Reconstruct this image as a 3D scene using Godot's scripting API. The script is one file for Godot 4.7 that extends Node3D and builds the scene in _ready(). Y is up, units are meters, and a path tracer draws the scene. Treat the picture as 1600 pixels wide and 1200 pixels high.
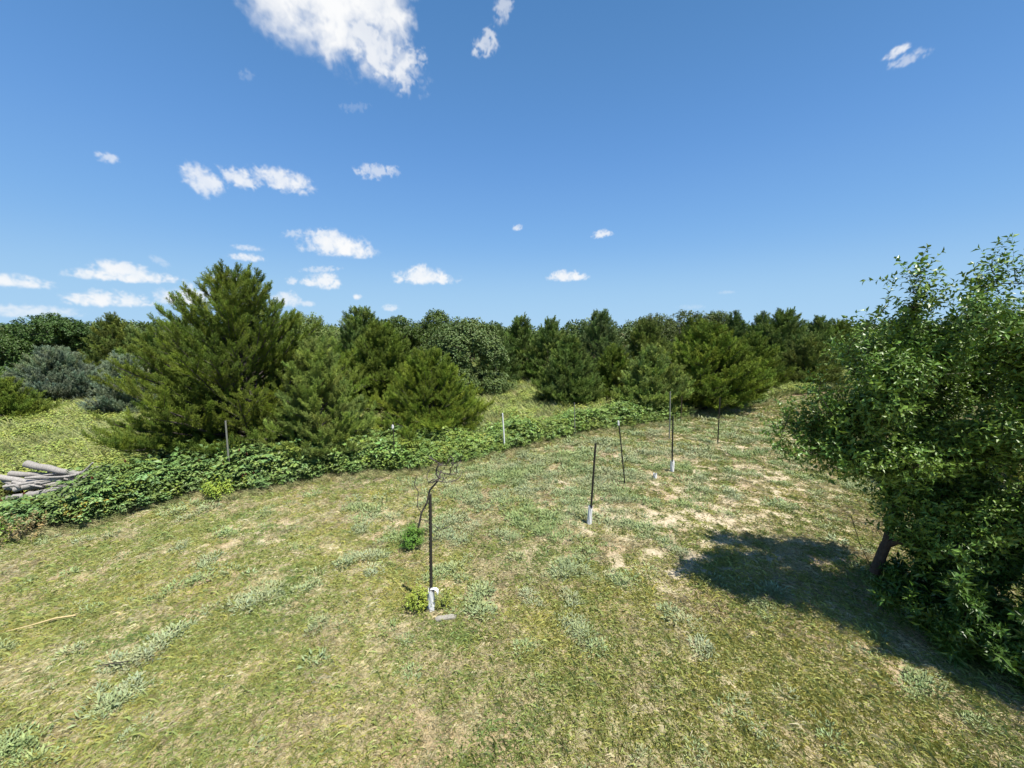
extends Node3D
# A mown yard seen from a raised deck: sandy lawn, steel posts, a sumac border, junipers and an oak treeline behind.

const UP := Vector3.UP
var rng := RandomNumberGenerator.new()
var noise_a := FastNoiseLite.new()
var noise_b := FastNoiseLite.new()
var noise_c := FastNoiseLite.new()
var noise_d := FastNoiseLite.new()
var used := {}
var M := {}

# ------------------------------------------------------------------ mesh helper
class Shape:
	var v := PackedVector3Array()
	var n := PackedVector3Array()
	var c := PackedColorArray()
	var smooth := false

	func tri(a: Vector3, b: Vector3, d: Vector3, col: Color) -> void:
		v.append(a); v.append(b); v.append(d)
		c.append(col); c.append(col); c.append(col)
		if smooth:
			var k := (d - a).cross(b - a).normalized()
			n.append(k); n.append(k); n.append(k)

	func quad(a: Vector3, b: Vector3, d: Vector3, e: Vector3, col: Color) -> void:
		tri(a, b, d, col)
		tri(a, d, e, col)

	# a tapered tube through points, with smooth normals and closed ends
	func tube(p: Array, r: Array, sides: int, col: Color, cap := true) -> void:
		smooth = true
		var rings := []
		var norms := []
		var side := Vector3.ZERO
		for i in p.size():
			var d: Vector3 = (p[mini(i + 1, p.size() - 1)] - p[maxi(i - 1, 0)]).normalized()
			if side == Vector3.ZERO:
				side = d.cross(Vector3.RIGHT if absf(d.x) < 0.8 else Vector3.FORWARD).normalized()
			side = (side - d * side.dot(d)).normalized()
			var up := d.cross(side)
			var ring := []
			var nr := []
			for k in sides:
				var a := TAU * k / sides
				var o := side * cos(a) + up * sin(a)
				ring.append(p[i] + o * r[i])
				nr.append(o)
			rings.append(ring)
			norms.append(nr)
		for i in p.size() - 1:
			for k in sides:
				var q := (k + 1) % sides
				_sv(rings[i][k], norms[i][k], col); _sv(rings[i + 1][q], norms[i + 1][q], col); _sv(rings[i][q], norms[i][q], col)
				_sv(rings[i][k], norms[i][k], col); _sv(rings[i + 1][k], norms[i + 1][k], col); _sv(rings[i + 1][q], norms[i + 1][q], col)
		if cap:
			for k in range(1, sides - 1):
				tri(rings[0][0], rings[0][k], rings[0][k + 1], col)
				var e: int = p.size() - 1
				tri(rings[e][0], rings[e][k + 1], rings[e][k], col)

	func _sv(a: Vector3, b: Vector3, col: Color) -> void:
		v.append(a); n.append(b); c.append(col)

	# a folded pointed leaf from a along d, blade facing up
	func leaf(a: Vector3, d: Vector3, up: Vector3, length: float, width: float, col: Color, droop := 0.15, fold := 0.25) -> void:
		var s := d.cross(up).normalized()
		var u := s.cross(d).normalized()
		var m := a + d * length * 0.45
		var t := a + d * length - u * length * droop
		var l := m + s * width * 0.5 + u * width * fold
		var r := m - s * width * 0.5 + u * width * fold
		tri(a, l, m, col); tri(l, t, m, col); tri(a, m, r, col); tri(m, t, r, col)

	# a thin three-sided needle shoot
	func shoot(a: Vector3, d: Vector3, length: float, r: float, col: Color) -> void:
		var s := d.cross(Vector3(0.31, 0.2, 0.93)).normalized()
		var u := d.cross(s)
		var m := a + d * length * 0.3
		var t := a + d * length
		var k := [m + s * r, m + (u * 0.87 - s * 0.5) * r, m - (u * 0.87 + s * 0.5) * r]
		for i in 3:
			tri(k[i], t, k[(i + 1) % 3], col)
			tri(k[i], k[(i + 1) % 3], a, col)

	func mesh() -> ArrayMesh:
		var arr := []
		arr.resize(Mesh.ARRAY_MAX)
		arr[Mesh.ARRAY_VERTEX] = v
		arr[Mesh.ARRAY_COLOR] = c
		if smooth:
			arr[Mesh.ARRAY_NORMAL] = n
		var out := ArrayMesh.new()
		out.add_surface_from_arrays(Mesh.PRIMITIVE_TRIANGLES, arr)
		return out


# ------------------------------------------------------------------ node helpers
func numbered(called: String) -> String:
	if not used.has(called):
		used[called] = 0
		return called
	used[called] += 1
	return "%s_%03d" % [called, used[called]]

func tag(o: Node, label: String, category: String, group := "") -> void:
	o.set_meta("label", label)
	o.set_meta("category", category)
	if group:
		o.set_meta("group", group)

func thing(called: String, label: String, category: String, at := Vector3.ZERO, group := "") -> Node3D:
	var o := Node3D.new()
	o.name = numbered(called)
	add_child(o)
	o.position = at
	tag(o, label, category, group)
	return o

func part(called: String, m: Mesh, mat: Material, parent: Node) -> MeshInstance3D:
	var o := MeshInstance3D.new()
	o.name = numbered(called) if parent == self else called
	o.mesh = m
	o.material_override = mat
	parent.add_child(o, true)
	return o

func many(called: String, m: Mesh, mat: Material, xf: Array, cols: PackedColorArray, parent: Node) -> MultiMeshInstance3D:
	var mm := MultiMesh.new()
	mm.transform_format = MultiMesh.TRANSFORM_3D
	mm.use_colors = true
	mm.mesh = m
	mm.instance_count = xf.size()
	for i in xf.size():
		mm.set_instance_transform(i, xf[i])
		mm.set_instance_color(i, cols[i])
	var o := MultiMeshInstance3D.new()
	o.name = called
	o.multimesh = mm
	o.material_override = mat
	o.set_meta("kind", "stuff")
	parent.add_child(o, true)
	return o

func rf(a: float, b: float) -> float:
	return rng.randf_range(a, b)

func rdir() -> Vector3:
	var y := rf(-1, 1)
	var a := rf(0, TAU)
	var r := sqrt(1 - y * y)
	return Vector3(r * cos(a), y, r * sin(a))

func aim(d: Vector3, roll: float, s: float) -> Basis:
	var y := d.normalized()
	var x := y.cross(Vector3.UP if absf(y.y) < 0.95 else Vector3.RIGHT).normalized()
	var z := x.cross(y)
	return Basis(x * s, y * s, z * s) * Basis(Vector3.UP, roll)

func tint(spread: float, warm := 0.0) -> Color:
	var k := 1.0 + rf(-spread, spread)
	var w := rf(-warm, warm)
	return Color(k * (1 + w), k, k * (1 - w), 1)

# ------------------------------------------------------------------ terrain
const EDGE := [[-40.0, 4.0], [-14.0, -3.4], [-9.06, -6.34], [-8.63, -6.6], [-8.26, -6.74], [-7.83, -7.08], [-7.56, -7.55], [-7.2, -8.06], [-6.18, -8.19], [-5.42, -8.61], [-4.77, -9.12], [-3.88, -9.37], [-3.2, -9.54], [-2.49, -9.6],
	[-1.75, -10.06], [-0.1, -11.09], [0.65, -11.85], [3.03, -13.63], [4.22, -14.08], [5.98, -14.78], [8.28, -16.5], [10.32, -18.03], [12.45, -18.83], [15.47, -21.04], [40.0, -30.0]]

func edge(x: float) -> float:
	for i in EDGE.size() - 1:
		if x < EDGE[i + 1][0]:
			return lerpf(EDGE[i][1], EDGE[i + 1][1], clampf((x - EDGE[i][0]) / (EDGE[i + 1][0] - EDGE[i][0]), 0, 1))
	return EDGE[-1][1]

func ground(x: float, z: float) -> float:
	return 0.035 * noise_a.get_noise_2d(x * 0.4, z * 0.4) + 0.012 * noise_b.get_noise_2d(x, z)

func on(x: float, z: float, y := 0.0) -> Vector3:
	return Vector3(x, ground(x, z) + y, z)

func bump(x: float, z: float, cx: float, cz: float, r: float) -> float:
	var d := Vector2(x - cx, z - cz).length() / r
	return clampf(1.0 - d * d, 0, 1)

# how bare and sandy the lawn is, 0 to 1
func sandy(x: float, z: float) -> float:
	var zone := bump(x, z, 4.2, -8.9, 4.4) + 0.45 * bump(x, z, 2.4, -7.0, 3.0) + 0.7 * bump(x, z, 8.5, -13.0, 5.0) + 0.35 * bump(x, z, -4.5, -6.5, 3.0)
	return clampf(0.10 + 0.43 * zone + 0.35 * noise_b.get_noise_2d(x * 0.8, z * 0.8) + 0.75 * noise_c.get_noise_2d(x * 1.4, z * 1.4), 0, 1)

func sage(x: float, z: float) -> float:
	var zone := bump(x, z, 0.0, -8.2, 4.2) + bump(x, z, 6.5, -13.0, 6.5) + 0.75 * bump(x, z, 1.5, -10.5, 4.0) + 0.3 * bump(x, z, -5.0, -5.5, 3.5)
	var k := 0.7 * noise_d.get_noise_2d(x, z) + 0.75 * noise_c.get_noise_2d(x + 40.0, z)
	return smoothstep(0.30, 0.75, 0.40 * zone + 0.95 * k)

func greenness(x: float, z: float) -> float:
	var zone := 0.32 * bump(x, z, 2.6, -3.8, 2.6) + 0.28 * bump(x, z, -3.0, -4.2, 2.8) + 0.3 * bump(x, z, 0.6, -4.3, 1.6) + 0.25 * bump(x, z, -7.0, -5.2, 3.0)
	return clampf(0.40 + zone + 0.6 * noise_a.get_noise_2d(x * 3.0, z * 3.0) + 0.6 * noise_c.get_noise_2d(x - 70.0, z + 11.0) + 0.25 * noise_c.get_noise_2d(x * 4.0, z * 4.0), 0.04, 0.9)

func build_ground() -> void:
	var xs := []
	var zs := []
	var k := -14.0
	while k < 16.0:
		xs.append(k); k += 0.16
	for e in [17, 18, 20, 23, 27, 32, 40, 55, 80, 130, 220, 400, 700]:
		xs.append(float(e)); xs.insert(0, 2.0 - float(e))
	k = -26.0
	while k < 0.5:
		zs.append(k); k += 0.16
	for e in [28, 31, 35, 40, 48, 60, 85, 130, 220, 400, 700]:
		zs.insert(0, -float(e))
	for e in [1, 2, 4, 7, 12, 20, 40, 80, 160, 400]:
		zs.append(float(e))
	var v := PackedVector3Array(); var c := PackedColorArray(); var n := PackedVector3Array(); var ix := PackedInt32Array()
	var w := xs.size()
	for z: float in zs:
		for x: float in xs:
			v.append(Vector3(x, ground(x, z), z))
			n.append(Vector3(ground(x - 0.05, z) - ground(x + 0.05, z), 0.1, ground(x, z - 0.05) - ground(x, z + 0.05)).normalized())
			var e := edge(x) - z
			var s := sandy(x, z)
			var q := noise_d.get_noise_2d(x * 0.7 + 9.0, z * 0.7)
			var thatch := Color(0.385, 0.345, 0.20)
			var sand := Color(0.57, 0.49, 0.35)
			var brown := Color(0.42, 0.315, 0.20)
			var col := thatch.lerp(sand, smoothstep(0.3, 0.75, s)).lerp(brown, smoothstep(0.1, 0.35, q) * 0.7)
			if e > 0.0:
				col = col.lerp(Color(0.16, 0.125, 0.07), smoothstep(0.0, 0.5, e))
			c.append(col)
	for j in zs.size() - 1:
		for i in w - 1:
			var a := j * w + i
			for t in [a, a + 1, a + w + 1, a, a + w + 1, a + w]:
				ix.append(t)
	var arr := []
	arr.resize(Mesh.ARRAY_MAX)
	arr[Mesh.ARRAY_VERTEX] = v; arr[Mesh.ARRAY_COLOR] = c; arr[Mesh.ARRAY_NORMAL] = n; arr[Mesh.ARRAY_INDEX] = ix
	var m := ArrayMesh.new()
	m.add_surface_from_arrays(Mesh.PRIMITIVE_TRIANGLES, arr)
	var o := part("ground", m, M.soil, self)
	o.set_meta("kind", "structure")
	o.set_meta("label", "sandy ground under the dry lawn and the weedy meadow")

# ------------------------------------------------------------------ materials
func leafy(col: Color, rough := 0.55, through := 0.3, spec := 0.5) -> StandardMaterial3D:
	var m := StandardMaterial3D.new()
	m.albedo_color = col.linear_to_srgb()
	m.vertex_color_use_as_albedo = true
	m.roughness = rough
	m.metallic_specular = spec
	m.cull_mode = BaseMaterial3D.CULL_DISABLED
	if through > 0:
		m.backlight_enabled = true
		m.backlight = Color(through, through, through * 0.55)
	return m

func plain(col: Color, rough: float, grain := 0.0, scale := 4.0, stretch := Vector3.ONE) -> StandardMaterial3D:
	var m := StandardMaterial3D.new()
	m.albedo_color = col.linear_to_srgb()
	m.vertex_color_use_as_albedo = true
	m.roughness = rough
	if grain > 0:
		var nt := NoiseTexture2D.new()
		nt.width = 256; nt.height = 256; nt.seamless = true
		var f := FastNoiseLite.new()
		f.seed = 77; f.frequency = 0.03; f.fractal_octaves = 5
		nt.noise = f
		var ramp := Gradient.new()
		ramp.set_color(0, Color(1 - grain, 1 - grain, 1 - grain)); ramp.set_color(1, Color(1, 1, 1))
		nt.color_ramp = ramp
		m.albedo_texture = nt
		m.uv1_triplanar = true
		m.uv1_scale = stretch * scale
	return m

func build_materials() -> void:
	M.soil = plain(Color(1, 1, 1), 0.95, 0.3, 1.7)
	M.soil.uv1_world_triplanar = true
	M.soil.metallic_specular = 0.2
	M.grass = leafy(Color(1, 1, 1), 0.6, 0.35, 0.35)
	M.juniper = leafy(Color(1, 1, 1), 0.65, 0.75, 0.3)
	M.broad = leafy(Color(1, 1, 1), 0.5, 0.5, 0.4)
	M.glossy = leafy(Color(1, 1, 1), 0.4, 0.5, 0.42)
	M.bark = plain(Color(0.21, 0.18, 0.155), 0.9, 0.6, 6.0, Vector3(1, 0.25, 1))
	M.dark_bark = plain(Color(0.075, 0.06, 0.05), 0.9, 0.6, 6.0, Vector3(1, 0.25, 1))
	M.grey_bark = plain(Color(0.13, 0.11, 0.095), 0.9, 0.5, 8.0)
	M.dead_wood = plain(Color(0.56, 0.53, 0.50), 0.9, 0.55, 3.0, Vector3(1.0, 6.0, 6.0))
	M.steel = plain(Color(0.045, 0.04, 0.034), 0.6, 0.5, 8.0)
	M.grey_steel = plain(Color(0.30, 0.31, 0.27), 0.6, 0.4, 8.0)
	M.rust = plain(Color(0.10, 0.065, 0.04), 0.8, 0.5, 8.0)
	M.white_plastic = plain(Color(0.80, 0.81, 0.82), 0.5, 0.12, 9.0)
	M.concrete = plain(Color(0.56, 0.53, 0.45), 0.9, 0.6, 14.0)
	M.straw = plain(Color(0.62, 0.50, 0.24), 0.7, 0.3, 8.0)

# ------------------------------------------------------------------ sky
# clear-sky radiance by sine of elevation
const SKY := [[0.00, 0.228, 0.355, 0.485], [0.08, 0.198, 0.330, 0.476], [0.20, 0.126, 0.255, 0.450], [0.33, 0.086, 0.198, 0.404], [0.58, 0.049, 0.133, 0.295], [1.00, 0.033, 0.095, 0.227]]

func sky_at(y: float) -> Color:
	y = clampf(y, 0, 1)
	for i in SKY.size() - 1:
		if y <= SKY[i + 1][0]:
			var p: Array = SKY[maxi(i - 1, 0)]
			var a: Array = SKY[i]
			var b: Array = SKY[i + 1]
			var q: Array = SKY[mini(i + 2, SKY.size() - 1)]
			var w: float = (y - a[0]) / (b[0] - a[0])
			var c := []
			for k in [1, 2, 3]:
				c.append(cubic_interpolate_in_time(a[k], b[k], p[k], q[k], w, b[0] - a[0], p[0] - a[0] if i > 0 else -0.08, q[0] - a[0]))
			return Color(c[0], c[1], c[2])
	return Color(0.034, 0.095, 0.225)

# one cumulus: heading, height, half width, half height (radians), how dense, how lumpy, tilt
func cloud(im: Image, az: float, el: float, a: float, b: float, dense: float, lumpy: float, flat: float, tilt: float, seed_: int) -> void:
	var w := im.get_width()
	var h := im.get_height()
	var f := FastNoiseLite.new()
	f.seed = seed_
	f.noise_type = FastNoiseLite.TYPE_SIMPLEX_SMOOTH
	f.frequency = 1.0
	f.fractal_octaves = 6
	f.fractal_gain = 0.55
	var centre := Vector3(sin(az) * cos(el), sin(el), -cos(az) * cos(el))
	var right := Vector3(cos(az), 0, sin(az))
	var up := right.cross(centre).normalized()
	var reach := maxf(a, b) * 1.7
	var v0 := int((0.5 - (el + reach) / PI) * h)
	var v1 := int((0.5 - (el - reach) / PI) * h)
	var half := reach / maxf(0.2, cos(minf(1.3, absf(el) + reach)))
	for j in range(maxi(0, v0), mini(int(h * 0.5), v1)):
		var lat := (0.5 - (j + 0.5) / h) * PI
		for i in range(int((az - half) / TAU * w), int((az + half) / TAU * w) + 1):
			var lon := (i + 0.5) / w * TAU
			var d := Vector3(sin(lon) * cos(lat), sin(lat), -cos(lon) * cos(lat))
			var k := d.dot(centre)
			if k < 0.3:
				continue
			var s0 := d.dot(right) / k
			var t0 := d.dot(up) / k
			var s := (s0 * cos(tilt) + t0 * sin(tilt)) / a
			var t := (t0 * cos(tilt) - s0 * sin(tilt)) / b
			if s * s + t * t > 2.9:
				continue
			var q := t
			if t < 0:
				q = t * flat
			var px := s0 / b * 0.75
			var py := t0 / b * 0.75
			var wx := f.get_noise_2d(px + 31.0, py) * 0.5
			var wy := f.get_noise_2d(px, py + 57.0) * 0.5
			var n := f.get_noise_2d(px + wx, py + wy)
			var billow := 0.35 - absf(f.get_noise_2d(px * 1.7 + 5.0, py * 1.7 - 3.0))
			var den := 1.0 - s * s - q * q + n * lumpy + billow * 0.55
			var al := smoothstep(-0.12, 1.15, den) * dense
			if al <= 0.003:
				continue
			var sky := sky_at(d.y)
			# one cloud white; where the vapour is thin the blue shows through
			var white := Color(0.525, 0.53, 0.535)
			al *= 0.86 + 0.14 * clampf(0.5 + 1.6 * f.get_noise_2d(px * 0.5 + 9.0, py * 0.5), 0, 1)
			var x := posmod(i, w)
			var old := im.get_pixel(x, j)
			if old.a < al:
				var c := sky.lerp(white, al)
				im.set_pixel(x, j, Color(c.r, c.g, c.b, al))

func build_sky() -> Sky:
	var im := Image.create(4096, 2048, false, Image.FORMAT_RGBAH)
	im.fill(Color(0.16, 0.16, 0.12, 0))
	for j in 1024:
		var c := sky_at(sin((0.5 - (j + 0.5) / 2048.0) * PI))
		im.fill_rect(Rect2i(0, j, 4096, 1), Color(c.r, c.g, c.b, 0))
	var list := [
		[-0.455, 0.625, 0.18, 0.10, 1.0, 0.8, 1.0, -0.35], [-0.31, 0.565, 0.10, 0.045, 0.9, 1.1, 1.0, -0.5], [-0.48, 0.67, 0.2, 0.10, 1.0, 0.8, 1.0, -0.1], [-0.33, 0.64, 0.09, 0.08, 1.0, 1.0, 1.0, 0.0], [-0.25, 0.55, 0.045, 0.018, 0.6, 1.4, 1.0, 0.2],
		[-0.022, 0.635, 0.017, 0.024, 0.5, 1.5, 1.0, -0.3], [-0.06, 0.587, 0.027, 0.02, 0.62, 1.5, 1.0, 0.4],
		[0.735, 0.449, 0.016, 0.007, 0.85, 1.0, 1.0, 0.3], [0.75, 0.434, 0.024, 0.008, 0.45, 1.5, 1.0, 0.1], [-0.777, 0.289, 0.014, 0.008, 0.6, 1.2, 1.0, 0.1],
		[-0.647, 0.283, 0.034, 0.026, 0.8, 1.0, 1.0, -0.4], [-0.588, 0.300, 0.033, 0.018, 0.85, 1.1, 1.0, -0.2], [-0.510, 0.307, 0.060, 0.024, 0.92, 1.0, 1.2, -0.1],
		[-0.323, 0.350, 0.044, 0.015, 0.6, 1.5, 1.0, 0.15], [-0.275, 0.352, 0.008, 0.008, 0.3, 1.2, 1.0, 0.0], [-0.586, 0.170, 0.027, 0.006, 0.55, 1.0, 1.0, 0.0], [-0.588, 0.150, 0.034, 0.009, 0.8, 0.9, 1.3, 0.0],
		[-0.497, 0.208, 0.026, 0.008, 0.4, 1.5, 1.0, 0.2], [-0.440, 0.213, 0.026, 0.012, 0.75, 1.2, 1.0, 0.1], [-0.409, 0.182, 0.084, 0.034, 1.0, 0.9, 2.0, 0.0], [-0.43, 0.195, 0.045, 0.03, 0.95, 1.0, 1.5, 0.0],
		[-0.44, 0.110, 0.036, 0.024, 0.9, 1.1, 1.6, 0.0], [-0.475, 0.106, 0.022, 0.010, 0.85, 1.0, 1.6, 0.0], [-0.51, 0.108, 0.012, 0.010, 0.7, 1.0, 1.3, 0.1], [-0.45, 0.138, 0.04, 0.007, 0.45, 1.4, 1.0, 0.1],
		[-0.215, 0.124, 0.078, 0.028, 1.0, 0.9, 2.2, 0.0], [-0.225, 0.135, 0.04, 0.025, 0.95, 1.0, 1.5, 0.0], [0.138, 0.131, 0.052, 0.019, 0.95, 0.9, 2.0, 0.0],
		[0.220, 0.229, 0.024, 0.011, 0.85, 1.2, 1.3, 0.1], [0.014, 0.249, 0.013, 0.007, 0.7, 1.2, 1.0, 0.2], [-0.773, 0.094, 0.074, 0.016, 0.95, 1.0, 2.2, 0.0], [-0.78, 0.105, 0.04, 0.02, 0.95, 1.0, 2.0, 0.0],
		[-0.80, 0.052, 0.056, 0.019, 0.95, 1.0, 1.8, 0.0], [-0.91, 0.075, 0.05, 0.014, 0.9, 0.9, 2.0, -0.05], [-0.69, 0.062, 0.055, 0.026, 0.9, 1.0, 1.8, 0.1], [-0.62, 0.10, 0.03, 0.02, 0.95, 0.9, 1.5, 0.0],
		[-0.725, 0.129, 0.016, 0.008, 0.25, 1.3, 1.0, -0.5], [-0.376, 0.079, 0.010, 0.008, 0.85, 0.8, 1.3, 0.0], [-0.48, 0.06, 0.015, 0.008, 0.6, 0.9, 1.3, 0.0], [-0.30, 0.055, 0.02, 0.010, 0.6, 0.9, 1.3, 0.0],
		[-0.52, 0.066, 0.03, 0.02, 0.7, 1.0, 1.3, 0.0], [-0.90, 0.03, 0.07, 0.012, 0.6, 1.0, 1.3, 0.0], [-0.56, 0.47, 0.012, 0.008, 0.12, 1.6, 1.0, 0.5], [-0.36, 0.46, 0.03, 0.008, 0.12, 1.8, 1.0, 0.2], [0.50, 0.085, 0.018, 0.004, 0.2, 1.3, 1.0, 0.0], [0.43, 0.055, 0.03, 0.006, 0.15, 1.3, 1.0, 0.0]]
	# the same fair-weather clouds go on round the rest of the sky
	for i in 46:
		var az := rf(1.05, TAU - 1.15)
		var el := rf(0.05, 0.75)
		var a := rf(0.02, 0.10) * (1.0 + el)
		list.append([az, el, a, a * rf(0.3, 0.5), rf(0.6, 1.0), rf(0.9, 1.2), rf(1.0, 2.0), rf(-0.3, 0.3)])
	var k := 100
	for c in list:
		k += 7
		cloud(im, c[0], c[1], c[2], c[3], c[4], c[5], c[6], c[7], k)
	im.convert(Image.FORMAT_RGBH)
	var m := PanoramaSkyMaterial.new()
	m.panorama = ImageTexture.create_from_image(im)
	var s := Sky.new()
	s.sky_material = m
	return s

# ------------------------------------------------------------------ plant pieces
func juniper_spray(n_side: int, seed_: int, thick: float) -> ArrayMesh:
	rng.seed = seed_
	var s := Shape.new()
	for i in n_side:
		var t := (i + 0.6) / n_side
		var p := Vector3(0.06 * sin(t * 3.0), t * 0.9, 0.05 * sin(t * 5.0 + 1.0))
		var a := i * 2.4 + rf(-0.5, 0.5)
		var out := Vector3(cos(a), 0, sin(a) * 0.7)
		var d := (out * rf(0.55, 0.95) + Vector3(0, rf(0.6, 1.0), 0)).normalized()
		var l := (0.42 - 0.22 * t) * rf(0.75, 1.2)
		var k := rf(0.8, 1.2)
		s.shoot(p, d, l, thick, Color(k, k, k))
		for q in 3:
			var pp := p + d * l * (0.2 + 0.24 * q)
			var e := (d + rdir() * 0.75 + Vector3(0, 0.15, 0)).normalized()
			var kk := k * rf(0.85, 1.2)
			s.shoot(pp, e, l * rf(0.4, 0.6), thick * 0.85, Color(kk * 1.05, kk, kk))
	s.shoot(Vector3(0, 0.55, 0), Vector3.UP, 0.5, thick, Color(1.1, 1.1, 1.0))
	return s.mesh()

func leaf_tuft(n: int, seed_: int, length: float, width: float) -> ArrayMesh:
	rng.seed = seed_
	var s := Shape.new()
	for i in n:
		var d := (rdir() + Vector3(0, 0.35, 0)).normalized()
		var k := rf(0.75, 1.25)
		s.leaf(d * rf(0.05, 0.45), (d + rdir() * 0.5).normalized(), (UP + rdir() * 0.7).normalized(), length * rf(0.7, 1.15), width * rf(0.8, 1.2), Color(k * rf(0.9, 1.12), k, k * rf(0.8, 1.1)), rf(0.0, 0.3), 0.22)
	return s.mesh()

# a leafy twig along +y
func leafy_twig(n: int, seed_: int, length: float, leaf_len: float, leaf_w: float) -> ArrayMesh:
	rng.seed = seed_
	var s := Shape.new()
	var bend := Vector3(rf(-0.2, 0.2), 0, rf(-0.2, 0.2))
	var prev := Vector3.ZERO
	for i in n:
		var t := (i + 1.0) / n
		var p := Vector3(0, t * length, 0) + bend * t * t * length
		s.shoot(prev, (p - prev).normalized(), (p - prev).length() * 1.1, 0.0028 * (1.4 - t), Color(0.75, 0.5, 0.5))
		prev = p
		var a := i * 2.4
		var d := (Vector3(cos(a), rf(0.3, 0.9), sin(a))).normalized()
		var k := rf(0.75, 1.25) + 0.25 * t
		s.leaf(p, d, (UP + rdir() * 0.5).normalized(), leaf_len * rf(0.7, 1.15), leaf_w * rf(0.8, 1.15), Color(k * rf(0.9, 1.1), k, k * rf(0.85, 1.05)), rf(0.05, 0.35), 0.25)
	s.leaf(prev, UP, Vector3.RIGHT, leaf_len * 0.8, leaf_w * 0.8, Color(1.35, 1.3, 1.0), 0.1, 0.3)
	return s.mesh()

# an upright stem with pinnate leaves, like a low sumac; height 1
func sumac_stem(seed_: int, n_leaf: int, leaflets: int) -> ArrayMesh:
	rng.seed = seed_
	var s := Shape.new()
	s.shoot(Vector3.ZERO, Vector3(0.05, 1, 0.02).normalized(), 0.95, 0.008, Color(1.6, 0.9, 0.7))
	for i in n_leaf:
		var t := 0.32 + 0.66 * (i + rf(0, 0.8)) / n_leaf
		var base := Vector3(0.05 * t, t * 0.95, 0.02 * t)
		var a := i * 2.4 + rf(-0.4, 0.4)
		var d := Vector3(cos(a), rf(0.15, 0.6), sin(a)).normalized()
		var l := rf(0.26, 0.42)
		var side := d.cross(UP).normalized()
		var k := rf(0.75, 1.2)
		for q in leaflets:
			var f := 0.2 + 0.8 * q / (leaflets - 1.0)
			var p := base + d * l * f - Vector3(0, 0.22 * l * f * f, 0)
			var kk := k * rf(0.85, 1.15)
			var col := Color(kk * rf(0.9, 1.1), kk, kk * rf(0.85, 1.1))
			for e in [-1.0, 1.0]:
				s.leaf(p, (side * e + d * 0.55 - UP * rf(0.0, 0.35)).normalized(), (UP + rdir() * 0.45).normalized(), rf(0.11, 0.16), rf(0.042, 0.058), col, 0.2, 0.2)
		s.leaf(base + d * l, (d - UP * 0.4).normalized(), UP, 0.13, 0.05, Color(k, k, k), 0.2, 0.2)
	return s.mesh()

# an upright stem with rounder simple leaves, height 1
func leafy_bush(seed_: int) -> ArrayMesh:
	rng.seed = seed_
	var s := Shape.new()
	for st in 3:
		var lean := Vector3(rf(-0.45, 0.45), 1, rf(-0.45, 0.45)).normalized()
		var h := rf(0.7, 1.05)
		s.shoot(Vector3.ZERO, lean, h, 0.009, Color(1.2, 0.8, 0.6))
		for i in 13:
			var p := lean * h * (0.25 + 0.75 * (i + rf(0, 1)) / 13.0)
			var a := i * 2.4 + st
			var k := rf(0.65, 1.35)
			s.leaf(p, Vector3(cos(a), rf(-0.1, 0.9), sin(a)).normalized(), (UP + rdir() * 0.6).normalized(), rf(0.13, 0.21), rf(0.085, 0.125), Color(k * rf(0.88, 1.12), k, k * rf(0.8, 1.1)), rf(0.05, 0.35), 0.18)
	return s.mesh()

# upright forb, height 1
func forb(seed_: int, n: int) -> ArrayMesh:
	rng.seed = seed_
	var s := Shape.new()
	for st in 3:
		var lean := Vector3(rf(-0.3, 0.3), 1, rf(-0.3, 0.3)).normalized()
		var h := rf(0.75, 1.0)
		s.shoot(Vector3.ZERO, lean, h, 0.010, Color(0.9, 0.9, 0.7))
		for i in n:
			var p := lean * h * (0.2 + 0.8 * i / n)
			var a := i * 2.4 + st
			var k := rf(0.75, 1.25)
			s.leaf(p, Vector3(cos(a), rf(0.1, 0.9), sin(a)).normalized(), (UP + rdir() * 0.4).normalized(), rf(0.12, 0.22), rf(0.05, 0.085), Color(k * rf(0.92, 1.1), k, k * 0.9), rf(0.1, 0.4), 0.2)
	return s.mesh()

# grass tuft of n blades; unit height about 1 when long
func tuft(seed_: int, n: int, spread: float, h: float, w: float, lie: float) -> ArrayMesh:
	rng.seed = seed_
	var s := Shape.new()
	for i in n:
		var a := rf(0, TAU)
		var r := sqrt(rf(0, 1)) * spread
		var p := Vector3(cos(a) * r, -0.004, sin(a) * r)
		var b := rf(0, TAU)
		var d := Vector3(cos(b) * lie * rf(0.2, 1.3), 1, sin(b) * lie * rf(0.2, 1.3)).normalized()
		var side := d.cross(Vector3(cos(b + 1.2), 0.1, sin(b + 1.2))).normalized() * w * rf(0.7, 1.3)
		var l := h * rf(0.5, 1.2)
		var m := p + d * l * 0.55
		var out := Vector3(d.x, 0, d.z)
		var t := p + d * l + out * l * 0.5 - UP * l * 0.15 * lie
		var k := rf(0.55, 1.45)
		var col := Color(k * rf(0.92, 1.1), k, k * rf(0.85, 1.1))
		s.tri(p - side * 0.5, m - side * 0.4, p + side * 0.5, col)
		s.tri(p + side * 0.5, m - side * 0.4, m + side * 0.4, col)
		s.tri(m - side * 0.4, t, m + side * 0.4, col)
	return s.mesh()

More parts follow.
